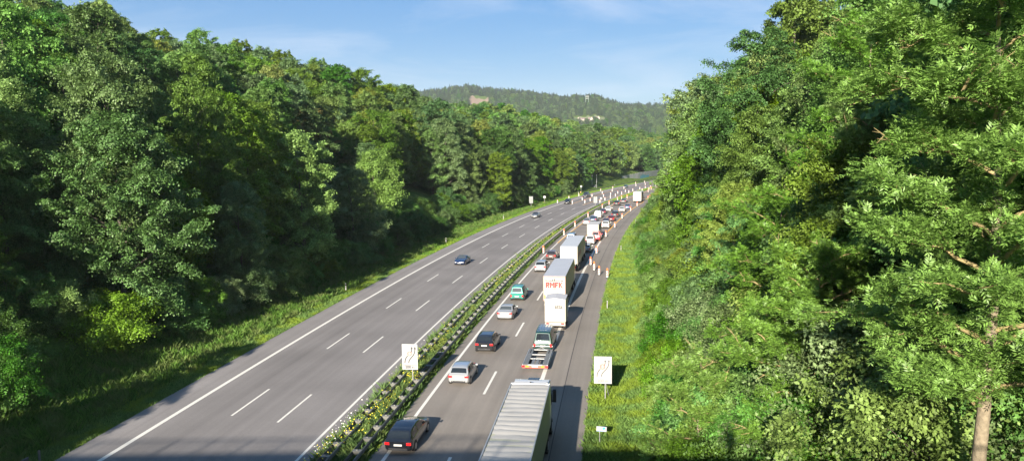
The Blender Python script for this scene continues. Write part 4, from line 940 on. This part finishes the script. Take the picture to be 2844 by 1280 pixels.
lane_sign(57.7, -15.75, 1.40, 1.26, 2.08, 'white lane shift sign reading 200 m standing in the median', .075, M_letgry, 1, True)
lane_sign(56.0, -.50, 1.28, 1.32, 2.08, 'white lane shift sign on the right grass verge with faint lettering', .05, plain('faded lettering', (.15, .15, .155), .5), 1, False)
root = empty('emergency_sign'); tag(root, 'small white and turquoise marker sign on a short post in the right verge', 'sign'); place(root, 47.5, -.55, drot=.0)
MB().cyl((.0, .03, -.25), (.0, .03, .8), .03).build('post', M_steel, root)
pn = MB().box((.12, 0, .98), (.66, .03, .33), Matrix.Rotation(.05, 3, 'Y')).build('panel', M_sign, root)
vs_ = [(.27 + .09 * math.cos(a) * (1 + .25 * math.sin(2 * a)), -.022, 1.02 + .075 * math.sin(a)) for a in np.linspace(0, 2 * PI, 16, endpoint=False)]
MB().add(vs_, [tuple(range(16))]).build('turquoise_mark', plain('turquoise print', (.02, .50, .42), .5), pn)
mb = MB(); mb.box((.12, -.02, .845), (.64, .012, .018)); mb.box((.12, -.02, 1.125), (.6, .012, .014)); mb.box((0.02, -.02, .88), (.34, .012, .022)); mb.box((-.02, -.02, 1.08), (.2, .012, .02)); mb.build('blue_border', plain('blue print', (.12, .25, .50), .5), pn)

def round_sign(s, o, H, r_, label, back=True, lampbox=True):
    root = empty('round_sign'); tag(root, label, 'road sign'); MB().cyl((0, 0, -.3), (0, 0, H), .035).build('post', M_steel, root)
    MB().cyl((0, .04, H - r_), (0, .06, H - r_), r_, n=24).build('disc', M_bwhite, root); MB().cyl((0, .02, H - r_), (0, .035, H - r_), r_ * .35, n=12).build('clamp', M_dsteel, root)
    if lampbox: MB().box((-.18, 0, .42), (.3, .2, .35)).build('battery_box', M_yellow, root)
    place(root, s, o, -.1); return root
round_sign(254.0, -37.5, 2.75, .45, 'round sign seen from behind on the left verge right of the grey panel')
round_sign(318.2, -38.6, 3.3, .42, 'round grey sign on a tall post left of the far off road vehicle')
round_sign(257.6, -18.6, 2.1, .35, 'small round sign in the median beside the grey panel', lampbox=False)
def back_panel(s, o, z0, z1_, w, label, posts=(0,)):
    root = empty('road_sign'); tag(root, label, 'road sign')
    pn = MB().box((0, 0, (z0 + z1_) / 2), (w, .05, z1_ - z0)).build('panel', plain('grey sign back', (.15, .165, .165), .5, .4, var=.1), root)
    for x in posts: MB().cyl((x, -.06, -.3), (x, -.06, z1_), .04).build('post', M_steel, root)
    mb = MB()
    for x in (-w * .3, w * .3): mb.box((x, -.035, (z0 + z1_) / 2), (.05, .03, (z1_ - z0) * .94))
    mb.build('stiffener', M_steel, pn); place(root, s, o, -.1); return root
back_panel(235.9, -37.6, 1.45, 3.65, 1.25, 'grey rectangular sign seen from behind on the left verge')
back_panel(247.4, -18.8, .9, 2.95, 1.25, 'grey rectangular sign seen from behind in the far median')
root = empty('sign_gantry'); tag(root, 'two tall grey posts with a low panel between them on the far left verge', 'road sign'); place(root, 360, -42.5, -.2)
for x in (-1.1, 1.1): MB().cyl((x, 0, -.5), (x, 0, 6.6), .11, n=8).build('post', M_steel, root)
MB().box((0, -.1, 1.3), (2.3, .08, 1.1)).build('panel', plain('grey sign back', (.15, .165, .165), .5, .4), root)
# noise barrier
root = empty('noise_barrier', (0, 0, 0)); tag(root, 'grey green noise barrier with posts and a turquoise patch beyond the far bend', 'noise barrier')
M_nb = [plain('noise panel green grey', (.20, .24, .20), .8, var=.2, scale=.8), plain('noise panel grey', (.24, .25, .24), .8, var=.15, scale=.8), plain('noise panel dark', (.17, .19, .17), .8, var=.2, scale=.8)]
S_ = np.arange(446, 660, 5.0)
nbz = lambda s: 4.6 if s > 473 else 3.4 + .04 * (s - 446)
nbo = lambda s: -43.6 - max(0, (478 - s)) * .12
for i, s in enumerate(S_[:-1]):
    a, b = rp(s + .1, nbo(s), 0), rp(S_[i + 1] - .1, nbo(S_[i + 1]), 0); h = nbz(s); n_ = Vector((b.y - a.y, a.x - b.x, 0)).normalized() * .08
    mb = MB(); mb.add([a - n_ - Vector((0, 0, 1)), b - n_ - Vector((0, 0, 1)), b - n_ + Vector((0, 0, h)), a - n_ + Vector((0, 0, h)), a + n_ - Vector((0, 0, 1)), b + n_ - Vector((0, 0, 1)), b + n_ + Vector((0, 0, h)), a + n_ + Vector((0, 0, h))], [(0, 3, 2, 1), (4, 5, 6, 7), (3, 7, 6, 2), (0, 4, 7, 3), (1, 2, 6, 5)])
    mb.build('panel', M_nb[2] if s > 516 else M_nb[i % 2], root)
    MB().box(rp(s, nbo(s), h / 2 - .3), (.22, .22, h + 1)).build('post', M_dsteel, root)
for s in (481, 486, 491, 496, 501, 506):
    a, b = rp(s, nbo(s) + .2, 0), rp(s + 5, nbo(s) + .2, 0); h = 2.5 + .4 * math.sin(s)
    MB().add([a - Vector((0, 0, .5)), b - Vector((0, 0, .5)), b + Vector((0, 0, h)), a + Vector((0, 0, h + .3))], [(0, 1, 2, 3)]).build('painted_patch', plain('turquoise wall paint', (.10, .32, .36), .7, var=.4, scale=.6), root)

# ------------------------------------------------------------------ distant houses
def polar(az, r_): x = r_ * math.sin(R(az)); y = r_ * math.cos(R(az)); return x, y, float(far_z(x, y))
M_hw = plain('rendered house wall', (.42, .36, .29), .8, var=.05, scale=.2); M_hr = plain('dark tiled roof', (.16, .12, .115), .8, var=.2, scale=.5)
def house(az, r_, w, d, hw_, hr, wing, label, rot=0):
    x, y, z = polar(az, r_); root = empty('farmhouse', (x, y, z + 1), -R(az) + rot); root.scale = (.8, .8, .8); tag(root, label, 'house')
    MB().loft([[Vector((-w / 2, y_, 0)), Vector((w / 2, y_, 0)), Vector((w / 2, y_, hw_)), Vector((0, y_, hr)), Vector((-w / 2, y_, hw_))] for y_ in (-d / 2, d / 2)]).build('wall', M_hw, root)
    k = (hr - hw_) / (w / 2)
    for sx in (-1, 1):
        MB().loft([[Vector((sx * (w / 2 + .7), y_, hw_ - .7 * k + .1)), Vector((0, y_, hr + .1)), Vector((0, y_, hr + .5)), Vector((sx * (w / 2 + .7), y_, hw_ - .7 * k + .5))] for y_ in (-d / 2 - .4, d / 2 + .4)]).build('roof', M_hr, root)
    if wing:
        s_ = 1 if wing > 0 else -1; l = abs(wing); h2 = hr * .86
        MB().box((s_ * (w / 2 * .5 + l / 2), 3, hw_ * .5), (l, 7, hw_)).build('wall', M_hw, root)
        MB().loft([[Vector((xx, -1.2, hw_ - .2)), Vector((xx, 3, h2)), Vector((xx, 7.2, hw_ - .2)), Vector((xx, 3, h2 - .5))] for xx in (s_ * w * .2, s_ * (w / 2 * .5 + l))]).build('roof', M_hr, root)
    mb = MB()
    for (wx, wz) in ((-1.6, 1.6), (1.6, 1.6), (0, hw_ + 1.2)): mb.box((wx, -d / 2 - .03, wz), (1.0, .06, 1.2))
    mb.build('window', M_glass, root)
    return root
house(5.05, 1790, 8.5, 12, 3.2, 9.6, 19, 'pale gabled farmhouse with a long dark roof, left one of the distant houses')
house(6.05, 1775, 9.5, 12, 3.4, 11, -9, 'largest pale gabled farmhouse in the middle of the distant houses')
house(6.55, 1800, 7, 11, 3.0, 8.6, -8, 'small pale gabled farmhouse at the right of the distant houses')
house(3.2, 1745, 8, 9, 3.0, 6.0, 0, 'lone white house on the far meadow left of the farmhouses', .6)
x, y, z = polar(5.7, 2060); root = empty('viewing_mast', (x, y, z)); tag(root, 'pale narrow mast rising from the forest above the distant houses', 'mast')
for sx in (-1, 1): MB().cyl((sx * 5, 0, 0), (sx * 3.2, 0, 27), .45, .35, n=6).build('leg', plain('pale green mast', (.22, .30, .25), .6), root)
MB().box((0, 0, 26.5), (9, 1, 1)).build('crossbeam', M_steel, root); MB().box((0, 0, 21), (7.4, .8, .8)).build('crossbeam', M_steel, root)
# ------------------------------------------------------------------ ash trees near the camera, with pale limbs and compound leaves
def compound(P, D, size, rng, nl=4, w=.30):
    """ash leaves: a rachis from P along D with nl leaflet pairs and one at the tip"""
    n = len(P); D = unit(D); up = np.tile([0, 0, 1.], (n, 1)) + .35 * rng.normal(size=(n, 3)); S = unit(np.cross(D, up)); U = np.cross(S, D); out = []
    L = (size * rng.uniform(.75, 1.2, n))[:, None]; ll = L * .40
    for k in range(nl):
        t = .25 + .62 * k / (nl - 1); b = P + D * L * t - np.array([0, 0, 1.]) * L * .22 * t * t
        for sg in (-1, 1):
            d = unit(S * sg + D * .75 - U * .18 + .12 * rng.normal(size=(n, 3))); e = b + d * ll; q = unit(np.cross(d, U + .25 * rng.normal(size=(n, 3)))) * ll * w * .5; m = b + d * ll * .45 + U * ll * .04
            out.append(np.stack([b, m + q, e, m - q], 1))
    b = P + D * L * .87 - np.array([0, 0, 1.]) * L * .2; e = b + D * ll; q = S * ll * w * .5; m = b + D * ll * .45
    out.append(np.stack([b, m + q, e, m - q], 1))
    return np.concatenate(out).reshape(-1, 3)
def ash(seed, H, r0, base, reach, nlimb, nsub, leafsz, perclump, label, loc, rz, dens=1.0, lean=(0, 0)):
    rng = np.random.default_rng(seed); tm = MB(); br = MB(); tips = []; dirs = []
    tp = lambda f: Vector((lean[0] * f ** 1.5, lean[1] * f ** 1.5, H * f))
    F = np.linspace(-.05, .97, 12); tm.tube([tp(max(f, 0)) + Vector((.12 * math.sin(f * 9), .1 * math.cos(f * 7), -1.0 if f < 0 else 0)) for f in F], [r0 * max(.06, 1 - max(f, 0) * .97) for f in F], 9)
    for i in range(nlimb):
        f = base + (.95 - base) * (i + rng.uniform(0, .6)) / nlimb; a = i * 2.4 + rng.uniform(-.5, .5); A = tp(f) + Vector((.12 * math.sin(f * 9), .1 * math.cos(f * 7), 0))
        ln = reach * rng.uniform(.75, 1.1) * math.sqrt(max(.12, 1 - ((f - .42) / .62) ** 2)); rise = rng.uniform(.15, .55) + .5 * f; d = Vector((math.cos(a), math.sin(a), rise)).normalized()
        pts = []; 
        for k in range(7):
            t = k / 6; p = A + d * ln * t + Vector((0, 0, -.30 * ln * t * t)) + Vector(rng.normal(size=3)) * .09 * ln * t * .6; pts.append(p)
        rr = r0 * (1 - f) * .40 + .028; br.tube(pts, [rr * (1 - .85 * k / 6) for k in range(7)], 6)
        for j in range(nsub):
            t = .3 + .7 * (j + rng.uniform(0, 1)) / nsub; k = min(int(t * 6), 5); p = pts[k].lerp(pts[k + 1], t * 6 - k); sd = (d.cross(Vector((0, 0, 1))).normalized() * (1 if j % 2 else -1) * rng.uniform(.4, 1) + d * .8 + Vector((0, 0, rng.uniform(-.25, .5)))).normalized()
            sl = rng.uniform(.5, 1.35) * (.25 * ln + .35); q = [p + sd * sl * u + Vector((0, 0, -.18 * sl * u * u + .05 * math.sin(u * 6))) for u in (0, .35, .7, 1)]; br.tube(q, [.035, .026, .018, .008], 5)
            for u in (.3, .5, .7, .85, 1.0, 1.0):
                tips.append(np.array(p + sd * sl * u + Vector((0, 0, -.18 * sl * u * u)))); dirs.append(np.array(sd))
    for i in range(nlimb * 5):
        f = rng.uniform(base + .03, .95); a = rng.uniform(0, 6.28); tips.append(np.array(tp(f)) + np.array([math.cos(a), math.sin(a), rng.uniform(-.3, .4)]) * rng.uniform(.25, .8)); dirs.append(np.array([math.cos(a), math.sin(a), .2]))
    for i in range(nlimb // 2 + 3):
        k = int(rng.integers(len(tips) - nlimb * 5)); a_ = Vector(tips[k]); d_ = (Vector(dirs[k]) + Vector(rng.normal(size=3)) * .35 + Vector((0, 0, .25))).normalized(); l_ = rng.uniform(.6, 1.3)
        br.tube([a_, a_ + d_ * l_ * .5 + Vector((0, 0, .05)), a_ + d_ * l_], [.022, .016, .006], 5)
        for q_ in (.35, .55, .75):
            e_ = (d_ + Vector(rng.normal(size=3)) * .7).normalized(); br.tube([a_ + d_ * l_ * q_, a_ + d_ * l_ * q_ + e_ * l_ * .38], [.013, .005], 4)
    tips = np.array(tips); dirs = np.array(dirs); n = int(len(tips) * perclump * dens); ix = rng.integers(0, len(tips), n)
    D = unit(dirs[ix] * .7 + rng.normal(size=(n, 3)) * np.array([.9, .9, .6]) + np.array([0, 0, .15])); P = tips[ix] + .16 * rng.normal(size=(n, 3))
    V = compound(P, D, leafsz, rng); root = empty('ash_tree', loc, rz); tag(root, label, 'tree')
    me = np_mesh('crown', V, len(V) // 4, [M_leaf['ash']]); o = bpy.data.objects.new('crown', me); C.objects.link(o); o.parent = root
    tm.build('trunk', M_ashbark, root, 60); br.build('branches', M_ashlimb, root, 60)
    return root
M_ashbark = plain('ash bark', (.19, .155, .105), .9, var=.6, scale=7, bump=1.0)
M_ashlimb = plain('lichen covered limb', (.24, .19, .085), .85, var=.45, scale=1.6, bump=.4)
def at_xy(x, y):
    i = int(np.argmin((_X[:1500] - x) ** 2 + (_Y[:1500] - y) ** 2)); s = _S[i]; h = float(np.interp(s, _S, _h)); o = (x - _X[i]) * math.cos(h) - (y - _Y[i]) * math.sin(h); return float(gz(s, o))
for (sd, x, y, H, r0, base, reach, nl, nsb, lz, pc, lab, lean) in [
    (1, 13.3, 20.8, 22, .25, .30, 3.9, 40, 7, .34, 19, 'tall ash tree with a pale bare lower trunk at the bottom right corner', (-.3, .2)),
    (2, 12.6, 33.0, 11.5, .18, .22, 3.9, 24, 6, .34, 18, 'low spreading ash tree with pale arching limbs left of the pale trunk', (-1.2, -.5)),
    (3, 17.6, 35.0, 15, .2, .25, 4.2, 24, 6, .34, 17, 'ash tree standing just behind the low spreading one', (.3, 0)),
    (4, 17.5, 25.5, 20, .22, .3, 3.8, 28, 6, .34, 18, 'ash tree at the right edge behind the pale trunk', (.5, 0)),
    (5, 9.6, 38.0, 7.5, .12, .2, 2.9, 14, 5, .32, 13, 'small ash sapling crown above the hedge at the bottom', (0, 0)),
    (6, 20.5, 44.0, 19, .24, .3, 4.5, 22, 5, .38, 12, 'ash tree further up the right embankment with yellowish limbs', (-.5, 0)),
    (7, 15.5, 44.5, 13, .18, .25, 3.8, 18, 5, .38, 12, 'mid height ash tree in the middle of the right embankment', (-.6, -.4))]:
    ash(sd, H, r0, base, reach, nl, nsb, lz, pc, lab, (x, y, at_xy(x, y)), sd * 1.3, 1.0, lean)

# tall trees whose crowns close the right side of the view
for k, (s, o, sc_, m, lab) in enumerate([(112, 12.5, 1.05, 'mid', 'tall round tree overhanging the right verge where the road disappears'), (128, 12.5, 1.15, 'blue', 'tall grey green tree just beyond the one overhanging the right verge'),
                                  (96, 12.5, 1.02, 'mid', 'tall full crowned tree on the right skyline above the hedge'), (83, 15, 1.05, 'dark', 'dark crowned tree forming the left shoulder of the right skyline'),
                                  (146, 15.5, 1.25, 'yellow', 'yellowish green tree at the far end of the right hedge'), (165, 14.5, 1.2, 'mid', 'small far tree touching the road at the end of the right hedge'), (70, 19, 1.05, 'mid', 'tallest tree on the right skyline')]):
    P = PROTO['n'] if s < 90 else PROTO['m']; special('broadleaf_tree', P[k % 4], s, o, sc_, M_leaf[m], lab, rz=k)

# ------------------------------------------------------------------ grass and weeds
def blades(pts, h, w, rng, per=5):
    n = len(pts); P = np.repeat(pts, per, 0) + np.concatenate([.09 * rng.normal(size=(n * per, 2)), np.zeros((n * per, 1))], 1); H_ = (np.repeat(h, per) * rng.uniform(.6, 1.2, n * per))[:, None]
    a = rng.uniform(0, 6.28, n * per); D = np.stack([np.cos(a), np.sin(a), 0 * a], 1); L = np.stack([rng.normal(size=n * per), rng.normal(size=n * per), 0 * a], 1) * .35
    b = P + D * w / 2; c = P - D * w / 2; t = P + L * H_ + np.array([0, 0, 1.]) * H_; m = P + L * H_ * .35 + np.array([0, 0, .6]) * H_
    return np.stack([b, m + D * w * .35, t, c], 1).reshape(-1, 3)
M_grass = leafmat('grass blades', (.115, .235, .022), hue=.0, gloss=.01, trans=.35, objvar=0, patch=((.20, .29, .035), .35))
M_grassd = leafmat('rough grass blades', (.085, .170, .030), hue=.0, gloss=.01, trans=.3, objvar=0, patch=((.13, .18, .05), .5))
M_weed = leafmat('weed leaves', (.115, .210, .026), hue=0, gloss=.03, trans=.3, objvar=0, patch=((.19, .24, .04), .6))
M_flower = plain('yellow blossom', (.75, .62, .03), .7)
M_flowerw = plain('white blossom', (.75, .74, .68), .7)
rng = np.random.default_rng(77)
def grass(name, s0, s1, o0, o1, n, hh, mat, label, w=.035, per=5, bias=1.0, ofs=None):
    s = s0 + (s1 - s0) * rng.uniform(0, 1, n) ** bias; o = rng.uniform(o0, o1, n)
    if ofs is not None: o = o + ofs(s)
    x, y = rxy(s, o); z = gz(s, o); wv = .6 + .4 * np.sin(s * .9 + 2 * o) * np.sin(o * 1.7 + s * .23); h = rng.uniform(*hh, n) * (.55 + .6 * wv)
    V = blades(np.stack([x, y, z - .03], 1), h, w, rng, per); me = np_mesh(name, V, len(V) // 4, [mat]); ob = bpy.data.objects.new(name, me); C.objects.link(ob); tag(ob, label, 'grass', kind='stuff')
grass('grass', 36, 110, RE + .05, 4.5, 34000, (.12, .42), M_grass, 'bright yellow green grass of the right verge in front of the hedge', .04, 5, 1.2)
grass('grass', 110, 230, RE + .05, 3.6, 14000, (.15, .45), M_grass, 'bright grass of the right verge further along the road', .07, 4, 1.2)
grass('grass', 38, 130, -37.5, LE - .05, 14000, (.1, .3), M_grass, 'short green grass along the edge of the left carriageway', .05, 5, 1.3)
grass('grass', 40, 260, -46, -36.2, 26000, (.3, .85), M_grassd, 'rough tall grass on the shaded left verge', .06, 4, 1.2)
grass('grass', 130, 430, -37.5, LE - .05, 10000, (.15, .4), M_grass, 'short sunlit grass along the far left road edge', .10, 4, 1.2)
grass('grass', 36, 130, MR - .25, MR + .05, 5000, (.08, .25), M_grass, 'thin grass along the right foot of the median rail', .04, 5, 1.2)
def weeds(name, s0, s1, o0, o1, n, hmax, size, mat, label, seed):
    rg = np.random.default_rng(seed); s = s0 + (s1 - s0) * rg.uniform(0, 1, n) ** 1.25; o = rg.uniform(o0, o1, n)
    mid = np.clip(1 - np.abs((o - (o0 + o1) / 2) / ((o1 - o0) / 2)) ** 2.5, 0.05, 1)
    hh = hmax * mid * (.30 + .35 * (1 + np.sin(s * .55 + 1.3 * np.sin(s * .21)) * .5 + .5 * np.sin(s * 1.7 + o * 2.2)) + .12 * np.sin(s * 4.1 + o * 5))
    z = np.maximum(hh, .06) * rg.uniform(.25, 1.0, n) ** .7; x, y = rxy(s, o); P = np.stack([x, y, gz(s, o) + z], 1)
    N = unit(rg.normal(size=(n, 3)) * .75 + np.array([-.15, -.5, .8])); V = leaves(P, N, size, rg, .45); me = np_mesh(name, V, n, [mat]); ob = bpy.data.objects.new(name, me); C.objects.link(ob); tag(ob, label, 'weeds', kind='stuff'); return P, hh, s, o
weeds('median_weeds', 37, 120, ML + .05, -15.3, 62000, .82, .12, M_weed, 'lush green weeds growing between the two median rails', 1)
weeds('median_weeds', 120, 262, ML + .1, -15.2, 30000, .75, .26, M_weed, 'green weeds of the median further along the road', 2)
weeds('median_weeds', 262, 372, ML + .3, -15.2, 9000, .5, .4, M_weed, 'thin weeds in the narrow far end of the median', 3)
grass('grass', 37, 150, ML + .1, MR - .1, 16000, (.25, .75), M_grassd, 'tall grass stalks among the median weeds', .03, 4, 1.2)
def flowers(name, n, mat, label, cat_s, seed, size=.055):
    rg = np.random.default_rng(seed); cs = np.array(cat_s); k = rg.integers(0, len(cs), n); s = cs[k, 0] + rg.normal(size=n) * cs[k, 2]; o = cs[k, 1] + rg.normal(size=n) * .45; o = np.clip(o, ML + .1, MR - .1)
    x, y = rxy(s, o); P = np.stack([x, y, gz(s, o) + rg.uniform(.45, 1.0, n)], 1); N = unit(rg.normal(size=(n, 3)) * .5 + np.array([-.2, -.6, .7])); V = leaves(P, N, size, rg, 1.0, 0); me = np_mesh(name, V, n, [mat]); ob = bpy.data.objects.new(name, me); C.objects.link(ob); tag(ob, label, 'flowers', kind='stuff')
flowers('yellow_flowers', 620, M_flower, 'clusters of yellow blossom in the median weeds', [(47, -16.8, 1.2), (50, -16.2, 1.0), (44, -17.4, 1.0), (53, -16.2, 1.5), (58.5, -16.0, .8), (63, -17, 1.5), (74, -16.5, 2), (98, -16.5, 3), (106, -16.2, 3), (114, -16.4, 3.5), (132, -16.5, 5), (150, -16.3, 6), (40, -17.6, 1.5)], 4, .065)
flowers('white_flowers', 110, M_flowerw, 'scattered white blossom along the left foot of the median', [(44, -17.9, 2.5), (49, -17.9, 2), (64, -17.6, 3)], 5, .07)

# ------------------------------------------------------------------ the bridge the picture was taken from, and the photographer
M_conc = plain('bridge concrete', (.38, .37, .34), .85, var=.12, scale=.5, bump=.15)
DK = 17.30
root = empty('road_bridge', (0, 0, 0)); tag(root, 'grey concrete bridge with a steel railing crossing the motorway under the camera', 'bridge')
MB().box((-14, -4.6, DK - .55), (104, 8.6, 1.1)).build('deck', M_conc, root)
MB().box((-14, -.22, DK + .05), (104, .5, .26)).build('edge_beam', M_conc, root); MB().box((-14, -8.9, DK + .05), (104, .5, .26)).build('edge_beam', M_conc, root)
for x in (-18.2, 6.5, -42.5):
    MB().box((x, -4.6, DK / 2 - .8), (1.0, 5.5, DK - .6)).build('pier', M_conc, root)
for yy in (-.24, -8.9):
    rl = MB().cyl((-64, yy, DK + 1.17), (36, yy, DK + 1.17), .045, n=8).build('railing', M_dsteel, root)
    mb = MB(); mb.cyl((-64, yy, DK + .3), (36, yy, DK + .3), .03, n=6)
    for x in np.arange(-64, 36.1, .13 if yy > -1 else .26): mb.box((float(x), yy, DK + .73), (.022, .03, .86))
    mb.build('baluster_panel', M_dsteel, rl); mb = MB()
    for x in np.arange(-64, 36.1, 2.5): mb.box((float(x), yy, DK + .65), (.09, .09, 1.0))
    mb.build('railing_posts', M_dsteel, rl)
def skinned(name, chain, edges, mat, parent, root_i=0, sub=2):
    me = bpy.data.meshes.new(name); me.from_pydata([c[:3] for c in chain], edges, []); me.update(); o = bpy.data.objects.new(name, me); C.objects.link(o); o.parent = parent
    sk = o.modifiers.new('skin', 'SKIN'); sk.use_smooth_shade = True; me.skin_vertices.new() if not me.skin_vertices else None
    sv = me.skin_vertices[0].data
    for i, c in enumerate(chain): sv[i].radius = (c[3], c[4] if len(c) > 4 else c[3]); sv[i].use_root = (i == root_i)
    ss_ = o.modifiers.new('sub', 'SUBSURF'); ss_.levels = sub; ss_.render_levels = sub
    me.materials.append(mat); return o
per = empty('person', (0.0, -.62, DK + .18)); tag(per, 'person in dark jacket standing at the bridge railing holding up a phone', 'person')
M_skin = plain('skin', (.50, .30, .21), .5, var=.05); M_jkt = plain('dark jacket', (.03, .04, .06), .8); M_trs = plain('dark trousers', (.025, .028, .035), .85); M_hair = plain('brown hair', (.05, .03, .018), .7)
K_ = [(0, 0, .95, .15, .12), (0, .0, 1.18, .15, .11), (0, 0, 1.40, .17, .11), (0, .01, 1.52, .06), (0, .03, 1.60, .055), (0, .04, 1.70, .085, .095), (0, .035, 1.79, .07, .08)]
E_ = [(i, i + 1) for i in range(6)]
for sx in (-1, 1):
    n = len(K_); K_ += [(sx * .10, 0, .88, .09), (sx * .11, .02, .50, .062), (sx * .12, -.02, .09, .042), (sx * .13, .12, .04, .035)]; E_ += [(0, n), (n, n + 1), (n + 1, n + 2), (n + 2, n + 3)]
    n = len(K_); K_ += [(sx * .19, 0, 1.44, .058), (sx * .24, .12, 1.24, .045), (sx * .12, .36, 1.52, .034), (sx * .085, .45, 1.61, .028)]; E_ += [(2, n), (n, n + 1), (n + 1, n + 2), (n + 2, n + 3)]
skinned('body', K_, E_, M_skin, per)
J = [(0, -.0, .93, .168, .135), (0, 0, 1.18, .165, .125), (0, 0, 1.41, .18, .12), (0, .01, 1.50, .085)]; Je = [(0, 1), (1, 2), (2, 3)]
for sx in (-1, 1):
    n = len(J); J += [(sx * .195, 0, 1.44, .072), (sx * .245, .12, 1.24, .06), (sx * .135, .33, 1.49, .047)]; Je += [(2, n), (n, n + 1), (n + 1, n + 2)]
skinned('jacket', J, Je, M_jkt, per)
J = [(0, 0, .96, .16, .13)]; Je = []
for sx in (-1, 1):
    n = len(J); J += [(sx * .10, 0, .86, .105), (sx * .11, .02, .50, .078), (sx * .12, -.02, .12, .06)]; Je += [(0, n), (n, n + 1), (n + 1, n + 2)]
skinned('trousers', J, Je, M_trs, per)
skinned('hair', [(0, -.02, 1.68, .08, .085), (0, .0, 1.79, .095, .10), (0, .04, 1.86, .07, .075)], [(0, 1), (1, 2)], M_hair, per)
mb = MB()
for sx in (-1, 1):
    for k in range(4): mb.tube([(sx * .085, .455, 1.60 + k * .02 - .03), (sx * .082, .492, 1.61 + k * .02 - .03), (sx * .055, .50, 1.612 + k * .02 - .03), (sx * .035, .497, 1.613 + k * .02 - .03)], [.0095, .009, .0085, .007], 6)
    mb.tube([(sx * .075, .45, 1.585), (sx * .06, .468, 1.60), (sx * .045, .474, 1.62)], [.011, .010, .008], 6)
mb.build('fingers', M_skin, per, 60)
ph = MB().box((0, .482, 1.615), (.155, .009, .075)).build('phone', M_black, None); ph.parent = None; ph.location = per.location; tag(ph, 'black phone held up in both hands above the bridge railing', 'phone')
haze(HAZE)
